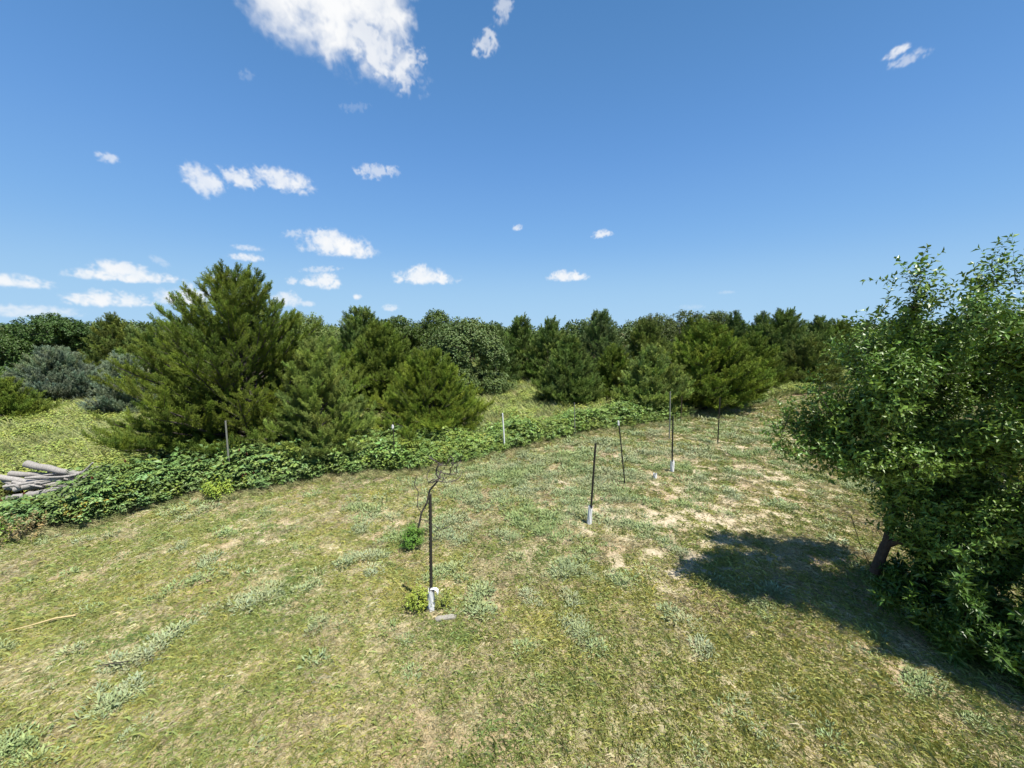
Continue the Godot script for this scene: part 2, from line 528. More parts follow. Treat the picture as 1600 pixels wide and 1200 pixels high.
func sage_mat(seed_: int) -> ArrayMesh:
	rng.seed = seed_
	var s := Shape.new()
	for i in 26:
		var a := rf(0, TAU)
		var r := sqrt(rf(0, 1)) * 0.085
		var p := Vector3(cos(a) * r, rf(0.0, 0.035) * (1.0 - r * 7.0), sin(a) * r)
		var d := (Vector3(cos(a) * 0.7, rf(0.25, 1.2), sin(a) * 0.7) + rdir() * 0.5).normalized()
		var k := rf(0.75, 1.2)
		s.leaf(p, d, (UP + rdir() * 0.5).normalized(), rf(0.03, 0.05), rf(0.009, 0.014), Color(k, k, k * rf(0.9, 1.1)), 0.1, 0.2)
	return s.mesh()

# ------------------------------------------------------------------ branching: grow a skeleton towards points
func grow(base_pts: Array, targets: Array, step: float, wander: float) -> Dictionary:
	var pos := []
	var par := []
	var tip := []
	for chain in base_pts:
		for i in chain.size():
			pos.append(chain[i])
			par.append(-1 if i == 0 else pos.size() - 2)
	var root: Vector3 = base_pts[0][0]
	var order := targets.duplicate()
	order.sort_custom(func(a, b): return a.distance_squared_to(root) < b.distance_squared_to(root))
	for t in order:
		var best := -1
		var bd := 1e9
		for i in pos.size():
			var p: Vector3 = pos[i]
			var d: float = p.distance_to(t)
			# prefer going up and outward from the parent
			d += 0.6 * maxf(0.0, p.y - t.y) + 0.15 * p.distance_to(root)
			if d < bd:
				bd = d; best = i
		var p0: Vector3 = pos[best]
		var span: float = p0.distance_to(t)
		var n := maxi(2, int(span / step))
		var prev := best
		var inc: Vector3 = (p0 - pos[par[best]]).normalized() if par[best] >= 0 else UP
		var ctrl: Vector3 = p0 + inc * span * 0.35
		for k in range(1, n + 1):
			var f := float(k) / n
			var q: Vector3 = p0.lerp(ctrl, f).lerp(ctrl.lerp(t, f), f)
			if k < n:
				q += rdir() * step * wander
			pos.append(q); par.append(prev)
			prev = pos.size() - 1
		tip.append(prev)
	return {"pos": pos, "par": par, "tip": tip}

func limbs_mesh(g: Dictionary, r_tip: float, power: float, r_max: float, min_r: float, sides := 6) -> ArrayMesh:
	var n: int = g.pos.size()
	var load_ := PackedFloat32Array()
	load_.resize(n)
	var kids := []
	kids.resize(n)
	for i in n:
		kids[i] = []
	for i in n:
		if g.par[i] >= 0:
			kids[g.par[i]].append(i)
	for i in range(n - 1, -1, -1):
		if kids[i].is_empty():
			load_[i] += 1.0
		if g.par[i] >= 0:
			load_[g.par[i]] += load_[i]
	var rad := PackedFloat32Array()
	rad.resize(n)
	for i in n:
		rad[i] = minf(r_max, r_tip * pow(load_[i], power))
	var s := Shape.new()
	s.smooth = true
	var done := PackedByteArray()
	done.resize(n)
	# follow each chain from a branching point to its end
	for i in n:
		if g.par[i] < 0 or done[i]:
			continue
		var pts := [g.pos[g.par[i]]]
		var rr := [minf(rad[g.par[i]], rad[i] * 1.15)]
		var j := i
		while true:
			done[j] = 1
			pts.append(g.pos[j]); rr.append(rad[j])
			if kids[j].is_empty():
				break
			var nx: int = kids[j][0]
			for q in kids[j]:
				if load_[q] > load_[nx]:
					nx = q
			if done[nx]:
				break
			j = nx
		if rr[1] < min_r:
			continue
		s.tube(pts, rr, sides if rr[0] > 0.02 else 4, Color(1, 1, 1))
	return s.mesh()

# ------------------------------------------------------------------ trees
var sprays := []
var tufts_oak := []

func juniper(label: String, at: Vector3, h: float, r: float, col: Color, seed_: int, size: float, branches: int, group := "", spiky := 1.6, called := "juniper_tree") -> Node3D:
	rng.seed = seed_
	var o := thing(called, label, "tree", at, group)
	var xf := [[], []]
	var cs := [PackedColorArray(), PackedColorArray()]
	var wood := Shape.new()
	var lean := Vector3(rf(-0.012, 0.012), 0, rf(-0.012, 0.012))
	var trunk := []
	var tr := []
	for i in 8:
		var t := i / 7.0
		trunk.append(Vector3(0, t * h * 0.93 - 0.05, 0) + lean * h * t * 3.0 + Vector3(rf(-1, 1), 0, rf(-1, 1)) * 0.015 * h * t)
		tr.append(lerpf(0.028 * h, 0.004 * h, t))
	wood.tube(trunk, tr, 8, Color(1, 1, 1))
	var lobe := []
	for i in 7:
		lobe.append([rf(0, TAU), rf(0.05, 0.9), rf(-0.22, 0.28)])
	var mood := [Color(1, 1, 1)]
	var put := func(p: Vector3, d: Vector3, s: float) -> void:
		if p.y < 0.06:
			p.y = 0.06 + rf(0, 0.1)
		var w := 0 if rng.randf() < 0.5 else 1
		xf[w].append(Transform3D(aim(d, rf(0, TAU), s), p))
		var c := tint(0.2, 0.07)
		cs[w].append(Color(col.r * c.r * mood[0].r, col.g * c.g * mood[0].g, col.b * c.b))
	for i in branches:
		mood[0] = tint(0.16, 0.09)
		var t := pow((i + rf(0, 1)) / branches, 1.15)
		var az := i * 2.39996 + rf(-0.5, 0.5)
		var prof := (0.84 + 0.16 * t / 0.18) if t < 0.18 else pow(1.0 - (t - 0.18) / 0.86, 0.64)
		var bulge := 1.0
		for l in lobe:
			bulge += l[2] * exp(-pow(angle_difference(az, l[0]) / 0.6, 2) - pow((t - l[1]) / 0.16, 2))
		var length := r * prof * bulge * rf(0.78, 1.08) + 0.12
		var pitch := lerpf(0.10, 1.05, pow(t, 0.8)) + rf(-0.12, 0.16)
		var out := Vector3(cos(az), 0, sin(az))
		var k := clampf(t * 0.98, 0, 0.99) * 7.0
		var b: Vector3 = trunk[int(k)].lerp(trunk[mini(7, int(k) + 1)], k - int(k))
		b.y = clampf(t * h * 0.97 - length * sin(pitch) * 0.75, 0.08 * h * rf(0.5, 1.2), h)
		var pts := []
		for q in 5:
			var f := q / 4.0
			pts.append(b + out * length * f * cos(pitch * 0.8) + UP * (length * f * sin(pitch) * (0.7 + 0.35 * f)) + rdir() * 0.03 * length * f)
		var r0 := clampf(0.016 * length, 0.006, 0.05)
		wood.tube(pts, [r0, r0 * 0.85, r0 * 0.65, r0 * 0.45, r0 * 0.2], 4, Color(1, 1, 1), false)
		var n := int(length / (size * 0.30)) + 2
		for q in n:
			var f := lerpf(0.28, 1.0, (q + rf(0, 1)) / n)
			var k2 := minf(f * 4.0, 3.999)
			var p: Vector3 = pts[int(k2)].lerp(pts[int(k2) + 1], k2 - int(k2))
			var d: Vector3 = (pts[int(k2) + 1] - pts[int(k2)]).normalized()
			put.call(p + rdir() * size * 0.15, (d * 0.9 + UP * 0.5 + rdir() * 0.42).normalized(), size * rf(0.7, 1.1))
		var subs := int(3 + length * 2.2)
		for q in subs:
			var f := lerpf(0.25, 0.95, (q + rf(0, 1)) / subs)
			var k2 := minf(f * 4.0, 3.999)
			var p: Vector3 = pts[int(k2)].lerp(pts[int(k2) + 1], k2 - int(k2))
			var d: Vector3 = (pts[int(k2) + 1] - pts[int(k2)]).normalized()
			var e := (d * 0.7 + d.cross(UP).normalized() * (1.0 if q % 2 == 0 else -1.0) * rf(0.5, 1.0) + UP * rf(0.0, 0.6)).normalized()
			var l2 := length * rf(0.18, 0.36) * (1.25 - f * 0.6)
			if l2 > 0.35 and size < 0.5:
				wood.tube([p, p + e * l2 * 0.6, p + e * l2], [0.008, 0.006, 0.003], 3, Color(1, 1, 1), false)
			var n2 := int(l2 / (size * 0.34)) + 1
			for u in n2:
				put.call(p + e * l2 * (u + 0.7) / n2 + rdir() * size * 0.1, (e * 0.9 + UP * 0.45 + rdir() * 0.4).normalized(), size * rf(0.65, 1.05))
	# leaders: several pointed tops
	for i in int(3 + 3 * spiky):
		var a := rf(0, TAU)
		var rr := rf(0.0, 0.16) * r * (0.0 if i == 0 else 1.0)
		var top := h * (1.0 if i == 0 else rf(0.84, 0.98))
		var p0 := Vector3(cos(a) * rr, top - 0.16 * h, sin(a) * rr)
		var p1 := Vector3(cos(a) * rr * 1.4, top - size * 0.4, sin(a) * rr * 1.4)
		if i == 0:
			p0 = trunk[6]
			p1 = Vector3(trunk[7].x, top - size * 0.4, trunk[7].z)
		wood.tube([p0, p1], [0.012, 0.004], 3, Color(1, 1, 1), false)
		for q in 7:
			var f := q / 6.0
			put.call(p0.lerp(p1, f), (UP * (0.7 + f) + rdir() * (0.9 - 0.55 * f)).normalized(), size * lerpf(0.9, 0.55, f))
	part("trunk", wood.mesh(), M.bark, o)
	for w in 2:
		many("crown", sprays[w if size < 0.32 else w + 2], M.juniper, xf[w], cs[w], o)
	return o

func oak(label: String, at: Vector3, h: float, r: float, col: Color, seed_: int, size: float, count: int, group := "", called := "oak_tree") -> Node3D:
	rng.seed = seed_
	var o := thing(called, label, "tree", at, group)
	var blobs := []
	var nb := 16
	for i in nb:
		var d := rdir()
		d.y = absf(d.y) * 1.1 - 0.3
		var c := Vector3(d.x * r * 0.62, h * 0.56 + d.y * h * 0.36, d.z * r * 0.62)
		blobs.append([c, r * rf(0.3, 0.46)])
	blobs.append([Vector3(rf(-0.1, 0.1) * r, h - r * 0.36, 0), r * 0.36])
	for i in 8:
		var a := i * 0.8 + rf(-0.2, 0.2)
		blobs.append([Vector3(cos(a) * r * 0.75, h * rf(0.14, 0.3), sin(a) * r * 0.75), r * rf(0.28, 0.4)])
	var heads := []
	for b in blobs:
		heads.append(b[0])
	var g := grow([[Vector3(0, -0.05, 0), Vector3(rf(-0.05, 0.05), h * 0.1, 0), Vector3(rf(-0.1, 0.1), h * 0.2, rf(-0.1, 0.1))]], heads, 0.35, 0.2)
	part("trunk", limbs_mesh(g, 0.018, 0.5, 0.2, 0.0), M.bark, o)
	var xf := []
	var cs := PackedColorArray()
	for i in count:
		var b: Array = blobs[rng.randi() % blobs.size()]
		var d := rdir()
		if d.y < -0.3 and rng.randf() < 0.6:
			d.y = -d.y
		var p: Vector3 = b[0] + d * b[1] * pow(rf(0.15, 1.0), 0.35) * Vector3(1, 0.85, 1)
		if p.y < 0.1 or p.y > h:
			continue
		xf.append(Transform3D(aim((d + UP * 0.4 + rdir() * 0.4).normalized(), rf(0, TAU), size * rf(0.7, 1.15)), p))
		var c := tint(0.2, 0.07)
		cs.append(Color(col.r * c.r, col.g * c.g, col.b * c.b))
	many("crown", tufts_oak[seed_ % tufts_oak.size()], M.broad, xf, cs, o)
	return o

# ------------------------------------------------------------------ stuff on the ground
func in_view(x: float, z: float, margin: float) -> bool:
	return absf(x) < 1.45 * -z + margin

func build_lawn() -> void:
	var green := [tuft(11, 8, 0.055, 0.055, 0.012, 1.5), tuft(12, 8, 0.055, 0.06, 0.011, 1.9), tuft(13, 7, 0.06, 0.05, 0.013, 2.3)]
	var dry := [tuft(14, 9, 0.055, 0.055, 0.010, 2.6), tuft(15, 9, 0.06, 0.05, 0.011, 3.2)]
	var sages := [sage_mat(16), sage_mat(17)]
	rng.seed = 5
	var gx := [[], [], []]; var gc := [PackedColorArray(), PackedColorArray(), PackedColorArray()]
	var dx := [[], []]; var dc := [PackedColorArray(), PackedColorArray()]
	var sx := [[], []]; var sc := [PackedColorArray(), PackedColorArray()]
	var bands := [[-2.0, -4.5, 1350.0, 1.0], [-4.5, -7.0, 1050.0, 1.08], [-7.0, -10.5, 620.0, 1.25], [-10.5, -15.0, 330.0, 1.55], [-15.0, -23.0, 150.0, 2.1]]
	for b in bands:
		var wide: float = 1.45 * -b[1] + 1.8
		var x0 := maxf(-wide, -15.0)
		var x1 := minf(wide, 24.0)
		var count := int((x1 - x0) * (b[0] - b[1]) * b[2])
		for i in count:
			var x := rf(x0, x1)
			var z := rf(b[1], b[0])
			if not in_view(x, z, 1.6) or z < edge(x) - 0.25:
				continue
			var sg := sage(x, z)
			var sn := sandy(x, z)
			var gr := greenness(x, z)
			var p := on(x, z)
			var pick := rng.randf()
			var s: float = b[3] * (rf(0.65, 1.15) + 0.9 * pow(rng.randf(), 9.0))
			var turn := Basis(UP, rf(0, TAU)) * Basis(Vector3.RIGHT, rf(-0.25, 0.25))
			if pick < sg * 0.42:
				var w := rng.randi() % 2
				sx[w].append(Transform3D(turn.scaled(Vector3(s, s * rf(0.7, 1.3), s)), p))
				var c := tint(0.16, 0.08)
				var sage_col := Color(0.30, 0.335, 0.19).lerp(Color(0.24, 0.315, 0.125), clampf(0.5 + noise_a.get_noise_2d(x * 2.5, z * 2.5 + 80.0), 0, 1))
				sc[w].append(Color(sage_col.r * c.r, sage_col.g * c.g, sage_col.b * c.b))
				continue
			if rng.randf() < smoothstep(0.24, 0.7, sn) * 0.84 or rng.randf() < sg * 0.5:
				continue
			if rng.randf() < gr:
				var w := rng.randi() % 3
				gx[w].append(Transform3D(turn.scaled(Vector3(s, s * rf(0.7, 1.3), s)), p))
				var c := tint(0.18, 0.12)
				var k := clampf(0.5 + 0.9 * noise_d.get_noise_2d(x * 0.5 - 30.0, z * 0.5) + 0.5 * bump(x, z, 2.6, -3.6, 2.6), 0, 1)
				var q := Color(0.25, 0.325, 0.10).lerp(Color(0.42, 0.43, 0.135), k)
				gc[w].append(Color(q.r * c.r, q.g * c.g, q.b * c.b))
			else:
				var w := rng.randi() % 2
				dx[w].append(Transform3D(turn.scaled(Vector3(s, s, s)), p))
				var c := tint(0.22, 0.06)
				var q := Color(0.61, 0.575, 0.34).lerp(Color(0.48, 0.425, 0.26), clampf(0.4 + 1.2 * noise_b.get_noise_2d(x * 0.9 + 50.0, z * 0.9), 0, 1))
				dc[w].append(Color(q.r * c.r, q.g * c.g, q.b * c.b))
	var lawn := Node3D.new()
	lawn.name = "lawn_grass"
	add_child(lawn)
	lawn.set_meta("kind", "stuff")
	tag(lawn, "short patchy lawn grass, green mixed with dry straw", "grass")
	for w in 3:
		many("green_tufts", green[w], M.grass, gx[w], gc[w], lawn)
	for w in 2:
		many("dry_tufts", dry[w], M.grass, dx[w], dc[w], lawn)
	var sm := Node3D.new()
	sm.name = "sage_weeds"
	add_child(sm)
	sm.set_meta("kind", "stuff")
	tag(sm, "low pale grey-green weed mats spreading over the lawn", "weeds")
	for w in 2:
		many("weed_mats", sages[w], M.grass, sx[w], sc[w], sm)

var blockers := []   # [x, z, radius]: where trunks, logs and dense crowns stand

func blocked(x: float, z: float) -> bool:
	for b in blockers:
		if (x - b[0]) * (x - b[0]) + (z - b[1]) * (z - b[1]) < b[2] * b[2]:
			return true
	return false

func build_border() -> void:
	var stems := [sumac_stem(21, 7, 5), sumac_stem(22, 8, 5), sumac_stem(23, 7, 6)]
	stems.append(leafy_bush(27))
	stems.append(leafy_bush(28))
	var head := Shape.new()
	rng.seed = 24
	for i in 26:
		var t := i / 26.0
		head.shoot(Vector3(0, t * 0.1, 0), (Vector3(cos(i * 2.4), 0.9, sin(i * 2.4))).normalized(), 0.045 * (1.1 - t), 0.011, Color(1, 1, 1) * rf(0.7, 1.2))
	var head_mesh := head.mesh()
	rng.seed = 25
	var xf := [[], [], [], [], []]
	var cs := [PackedColorArray(), PackedColorArray(), PackedColorArray(), PackedColorArray(), PackedColorArray()]
	var o := Node3D.new()
	o.name = "sumac_thicket"
	add_child(o)
	o.set_meta("kind", "stuff")
	tag(o, "low leafy sumac thicket bordering the mown lawn", "thicket")
	var heads := 0
	for i in 16500:
		var x := rf(-15.0, 13.0)
		var deep := 2.4 if x < -3.0 else lerpf(2.4, 1.5, clampf((x + 3.0) / 8.0, 0, 1))
		var back := rf(0.0, deep)
		var wob := 0.28 * noise_c.get_noise_2d(x * 1.2, 5.0) + 0.2 * noise_b.get_noise_2d(x * 3.0, 9.0)
		var z := edge(x) - back - 0.22 - wob
		if not in_view(x, z, 1.5):
			continue
		var gap := noise_b.get_noise_2d(x * 1.6 + 3.0, z * 1.6)
		if gap < -0.45 or (x > 1.0 and gap < -0.26):
			continue
		var front := clampf(back / 0.5, 0.0, 1.0)
		if rng.randf() > lerpf(1.0, 0.5, clampf((back - 1.0) / 1.2, 0, 1)):
			continue
		if blocked(x, z):
			continue
		var h := lerpf(0.34, 0.62, front) * rf(0.7, 1.15) * (1.0 + 0.5 * noise_a.get_noise_2d(x * 2.0, z * 2.0)) * lerpf(1.0, 0.8, clampf((x + 5.0) / 3.0, 0, 1)) * rf(0.75, 1.25) * (0.6 if x < -8.6 and z > -7.9 else 1.0)
		var w := rng.randi() % 3 if rng.randf() < 0.5 + 0.9 * noise_d.get_noise_2d(x * 0.8, z * 0.8 + 70.0) else 3 + rng.randi() % 2
		var bs := Basis(UP, rf(0, TAU)) * Basis(Vector3.RIGHT, rf(-0.45, 0.45))
		xf[w].append(Transform3D(bs.scaled(Vector3(h * 1.05, h, h * 1.05)), on(x, z)))
		var c := tint(0.3, 0.14)
		var bright := clampf((x + 6.0) / 4.0, 0, 1)
		var q := Color(0.125, 0.205, 0.058).lerp(Color(0.165, 0.25, 0.045), bright * rf(0.4, 1.0))
		if noise_d.get_noise_2d(x * 1.5, z * 1.5 + 20.0) > 0.3:
			q = q.lerp(Color(0.17, 0.22, 0.03), 0.55)
		cs[w].append(Color(q.r * c.r, q.g * c.g, q.b * c.b))
		if x < -4.8 and heads < 46 and back < 1.7 and rng.randf() < 0.03:
			heads += 1
			var e := part("seed_head", head_mesh, M.red_seed, o)
			e.transform = Transform3D(Basis(UP, rf(0, TAU)).scaled(Vector3.ONE * rf(0.7, 1.1)), on(x, z, h * 0.93))
	for w in 5:
		many("leafy_stems", stems[w], M.broad_soft, xf[w], cs[w], o)

func build_meadow() -> void:
	var forbs := [forb(31, 8), forb(32, 9)]
	var tall := [tuft(33, 22, 0.16, 0.55, 0.018, 0.6), tuft(34, 20, 0.18, 0.5, 0.02, 0.8)]
	rng.seed = 35
	var fx := [[], []]; var fc := [PackedColorArray(), PackedColorArray()]
	var tx := [[], []]; var tc := [PackedColorArray(), PackedColorArray()]
	for i in 66000:
		var z := -7.0 - 35.0 * pow(rng.randf(), 1.25)
		var x := rf(1.5 * z - 2.0, -1.5 * z + 2.0)
		var e := edge(x) - z
		if e < 0.5 or x > 40.0 or (x < -6.0 and e < 1.6) or blocked(x, z):
			continue
		var far := clampf((-z - 10.0) / 25.0, 0, 1)
		var n := noise_a.get_noise_2d(x * 1.6, z * 1.6)
		var s := lerpf(1.0, 1.5, far) * rf(0.7, 1.2)
		var w := rng.randi() % 2
		var c := tint(0.2, 0.1)
		var bs := Basis(UP, rf(0, TAU)) * Basis(Vector3.RIGHT, rf(-0.2, 0.2))
		if rng.randf() < 0.55 + n:
			fx[w].append(Transform3D(bs.scaled(Vector3(s * 0.62, s * 0.46, s * 0.62)), on(x, z)))
			var q := Color(0.22, 0.30, 0.065).lerp(Color(0.33, 0.37, 0.11), rng.randf() * 0.7)
			fc[w].append(Color(q.r * c.r, q.g * c.g, q.b * c.b))
		else:
			tx[w].append(Transform3D(bs.scaled(Vector3.ONE * s), on(x, z)))
			var q := Color(0.28, 0.34, 0.11).lerp(Color(0.50, 0.48, 0.27), clampf(rng.randf() * 0.7 + n * 0.3, 0, 1))
			tc[w].append(Color(q.r * c.r, q.g * c.g, q.b * c.b))
	var o := Node3D.new()
	o.name = "meadow_grass"
	add_child(o)
	o.set_meta("kind", "stuff")
	tag(o, "tall yellow-green weeds and grass in the meadow behind the thicket", "meadow")
	for w in 2:
		many("forbs", forbs[w], M.grass, fx[w], fc[w], o)
		many("tall_tufts", tall[w], M.grass, tx[w], tc[w], o)
	# a fringe of longer unmown grass along the foot of the thicket
	rng.seed = 36
	var rx := []
	var rc := PackedColorArray()
	for i in 2600:
		var x := rf(-14.0, 14.0)
		var z := edge(x) + rf(-0.5, 0.18)
		if rng.randf() > 0.55 + 0.8 * noise_c.get_noise_2d(x * 1.5, 3.0):
			continue
		rx.append(Transform3D(Basis(UP, rf(0, TAU)).scaled(Vector3(0.5, rf(0.18, 0.42), 0.5)), on(x, z)))
		var q := Color(0.22, 0.28, 0.09).lerp(Color(0.5, 0.44, 0.24), rng.randf())
		rc.append(q)
	var f := many("border_grass", tall[0], M.grass, rx, rc, self)
	tag(f, "fringe of longer unmown grass along the foot of the thicket", "grass")

# ------------------------------------------------------------------ right-hand plum tree and the laurel-like shrub before it
func ellipsoid_points(list: Array, n: int, inner: float) -> Array:
	var out := []
	var total := 0.0
	for e in list:
		total += e[1].x * e[1].y + e[1].y * e[1].z
	for e in list:
		var k := int(n * (e[1].x * e[1].y + e[1].y * e[1].z) / total)
		for i in int(k / 6.0):
			var c: Vector3 = e[0] + rdir() * pow(rf(inner, 1.0), 0.5) * e[1]
			for q in 6:
				out.append(c + rdir() * rf(0.03, 0.2) * Vector3(1, 0.75, 1))
	return out

func leafed_tree(label: String, called: String, at: Vector3, base: Array, volumes: Array, extra: Array, n_tips: int, twigs: Array, col: Color, mat: Material, seed_: int, gap: float, size: float, r_max: float, leaf_parts: int, one_leaf: Mesh) -> Node3D:
	rng.seed = seed_
	var o := thing(called, label, "tree" if called.ends_with("tree") else "shrub", at)
	var pts := ellipsoid_points(volumes, n_tips, 0.35) + extra
	for i in pts.size():
		pts[i] = pts[i] - at
		pts[i].y = maxf(pts[i].y, 0.08)
	var chains := []
	for c in base:
		var q := []
		for p in c:
			q.append(p - at)
		chains.append(q)
	var g := grow(chains, pts, 0.12, 0.22)
	part("trunk", limbs_mesh(g, 0.0042, 0.46, r_max, 0.0, 7), M.dark_bark, o)
	var xf := []
	var cs := []
	for w in twigs:
		xf.append([])
		cs.append(PackedColorArray())
	var near := []
	for t in g.tip:
		var j: int = t
		var walked := 0.0
		var due := 0.0
		while g.par[j] >= 0 and walked < 0.75:
			var a: Vector3 = g.pos[j]
			var b: Vector3 = g.pos[g.par[j]]
			var l := a.distance_to(b)
			while due < l:
				var p := a.lerp(b, due / maxf(l, 1e-4))
				var d: Vector3 = (a - b).normalized()
				var dir := (d * (1.1 if walked < 0.05 else 0.5) + rdir() * 0.75 + UP * 0.35).normalized()
				if called.ends_with("tree") and p.y + at.y < 1.1 and p.x + at.x < 4.84:
					due += gap
					continue
				var w := rng.randi() % twigs.size()
				var tr := Transform3D(aim(dir, rf(0, TAU), size * rf(0.7, 1.15)), p)
				xf[w].append(tr)
				var c := tint(0.22, 0.12)
				cs[w].append(Color(col.r * c.r, col.g * c.g, col.b * c.b))
				near.append([p.distance_to(Vector3(0, 3.7, 0) - at), tr])
				due += gap * rf(0.7, 1.3)
			due -= l
			walked += l
			j = g.par[j]
	for w in twigs.size():
		many("crown" if called.ends_with("tree") else "foliage", twigs[w], mat, xf[w], cs[w], o)
	if leaf_parts > 0:
		near.sort_custom(func(a, b): return a[0] < b[0])
		for i in leaf_parts:
			var tr: Transform3D = near[(i * 3) % near.size()][1]
			var e := part("leaf", one_leaf, M.leaf_one if i % 2 == 0 else M.leaf_two, o)
			e.transform = Transform3D(aim((tr.basis.y.normalized() + rdir() * 0.9).normalized(), rf(0, TAU), size * rf(0.9, 1.25)), tr.origin + tr.basis.y * rf(0.1, 0.25))
	return o

# ------------------------------------------------------------------ posts, guards and small things
func t_post(label: String, foot: Vector3, top: Vector3, mat: Material, studs := true, w := 0.034) -> Node3D:
	var o := thing("steel_post", label, "post", foot, "posts standing on and behind the lawn")
	var s := Shape.new()
	s.smooth = true
	var d := top - foot
	var h := d.length()
	var b := aim(d, 0.5, 1.0)
	var prof := [Vector2(-w * 0.5, 0), Vector2(w * 0.5, 0), Vector2(w * 0.5, 0.006), Vector2(0.004, 0.008), Vector2(0.004, w), Vector2(-0.004, w), Vector2(-0.004, 0.008), Vector2(-w * 0.5, 0.006)]
	for k in prof.size():
		var p: Vector2 = prof[k]
		var q: Vector2 = prof[(k + 1) % prof.size()]
		s.quad(b * Vector3(p.x, -0.08, p.y), b * Vector3(q.x, -0.08, q.y), b * Vector3(q.x, h, q.y), b * Vector3(p.x, h, p.y), Color(1, 1, 1))
	for f in [[0, 1, 2, 7], [2, 3, 6, 7], [3, 4, 5, 6]]:
		s.quad(b * Vector3(prof[f[0]].x, h, prof[f[0]].y), b * Vector3(prof[f[3]].x, h, prof[f[3]].y), b * Vector3(prof[f[2]].x, h, prof[f[2]].y), b * Vector3(prof[f[1]].x, h, prof[f[1]].y), Color(1, 1, 1))
	part("shaft", s.mesh(), mat, o)
	if studs:
		var n := Shape.new()
		n.smooth = true
		var y := 0.35
		while y < h - 0.03:
			var c := b * Vector3(0, y, -0.004)
			n.tube([c - b.y * 0.012, c + b.y * 0.012], [0.009, 0.007], 5, Color(1.2, 1.2, 1.2))
			y += 0.055
		part("studs", n.mesh(), mat, o)
	return o

func rod(called: String, label: String, foot: Vector3, top: Vector3, r: float, mat: Material) -> Node3D:
	var o := thing(called, label, "post", foot, "posts standing on and behind the lawn")
	var s := Shape.new()
	var d := top - foot
	s.tube([-UP * 0.06, d * 0.5 + Vector3(0.004, 0, 0.003), d], [r, r, r * 0.92], 8, Color(1, 1, 1))
	part("shaft", s.mesh(), mat, o)
	return o

# open plastic tube with wall thickness, slit and slightly crumpled
func guard(label: String, foot: Vector3, axis: Vector3, h: float, r: float, seed_: int, flap := false) -> Node3D:
	rng.seed = seed_
	var o := thing("tree_guard", label, "tree guard", foot, "white plastic tree guards")
	var b := aim(axis, rf(0, TAU), 1.0)
	var s := Shape.new()
	s.smooth = true
	var rings := 9
	var sides := 18
	var pt := func(i: int, k: int, inner: float) -> Vector3:
		var t := float(i) / (rings - 1)
		var a := TAU * k / sides * 0.985
		var rr: float = (r - inner) * (1.0 + 0.10 * sin(a * 2.0 + t * 4.0 + seed_) + 0.05 * sin(a * 5.0 - t * 9.0))
		var top_cut: float = 0.02 * sin(a * 3.0 + seed_) * t
		return b * Vector3(cos(a) * rr, t * h + top_cut - 0.01, sin(a) * rr)
	for i in rings - 1:
		for k in sides:
			s.quad(pt.call(i, k, 0.0), pt.call(i, k + 1, 0.0), pt.call(i + 1, k + 1, 0.0), pt.call(i + 1, k, 0.0), Color(1, 1, 1))
			s.quad(pt.call(i, k, 0.003), pt.call(i + 1, k, 0.003), pt.call(i + 1, k + 1, 0.003), pt.call(i, k + 1, 0.003), Color(1, 1, 1))
	for k in sides:
		s.quad(pt.call(rings - 1, k, 0.0), pt.call(rings - 1, k + 1, 0.0), pt.call(rings - 1, k + 1, 0.003), pt.call(rings - 1, k, 0.003), Color(1, 1, 1))
	part("tube", s.mesh(), M.white_plastic, o)
	if flap:
		# a torn strip that bends over to the side and hangs down
		var f := Shape.new()
		f.smooth = true
		var path := [Vector3(-0.012, h - 0.04, 0.022), Vector3(0.005, h + 0.02, 0.024), Vector3(0.045, h + 0.034, 0.025), Vector3(0.082, h + 0.024, 0.024), Vector3(0.104, h - 0.006, 0.026), Vector3(0.108, h - 0.04, 0.028)]
		var wid := [0.018, 0.022, 0.02, 0.03, 0.042, 0.034]
		for i in path.size() - 1:
			for e in [0.0, 0.004]:
				var n: Vector3 = Vector3(path[i + 1].y - path[i].y, -(path[i + 1].x - path[i].x), 0).normalized() * e
				var z0 := Vector3(0, 0, wid[i])
				var z1 := Vector3(0, 0, wid[i + 1])
				f.quad(path[i] - z0 + n, path[i] + z0 + n, path[i + 1] + z1 + n, path[i + 1] - z1 + n, Color(1, 1, 1))
		part("torn_flap", f.mesh(), M.white_plastic, o)
	return o

func log_piece(label: String, a: Vector3, b: Vector3, r: float, seed_: int, called := "weathered_log") -> void:
	rng.seed = seed_
	var o := thing(called, label, "log", a, "logs in the brush pile")
	var s := Shape.new()
	var pts := []
	var rr := []
	for i in 6:
		var t := i / 5.0
		pts.append((b - a) * t + (rdir() * r * 0.16 if i > 0 and i < 5 else Vector3.ZERO) + Vector3(0, -0.1 * r * sin(t * PI), 0))
		rr.append(r * lerpf(1.0, 0.72, t) * rf(0.92, 1.08))
	var k := rf(0.75, 1.15)
	s.tube(pts, rr, 9, Color(k, k, k))
	part("wood", s.mesh(), M.dead_wood, o)
	if r > 0.03:
		var stub := Shape.new()
		var m: Vector3 = pts[3]
		var d := (rdir() + UP * 0.6).normalized()
		stub.tube([m, m + d * r * 2.2], [r * 0.4, r * 0.26], 6, Color(k, k, k))
		part("branch_stub", stub.mesh(), M.dead_wood, o)

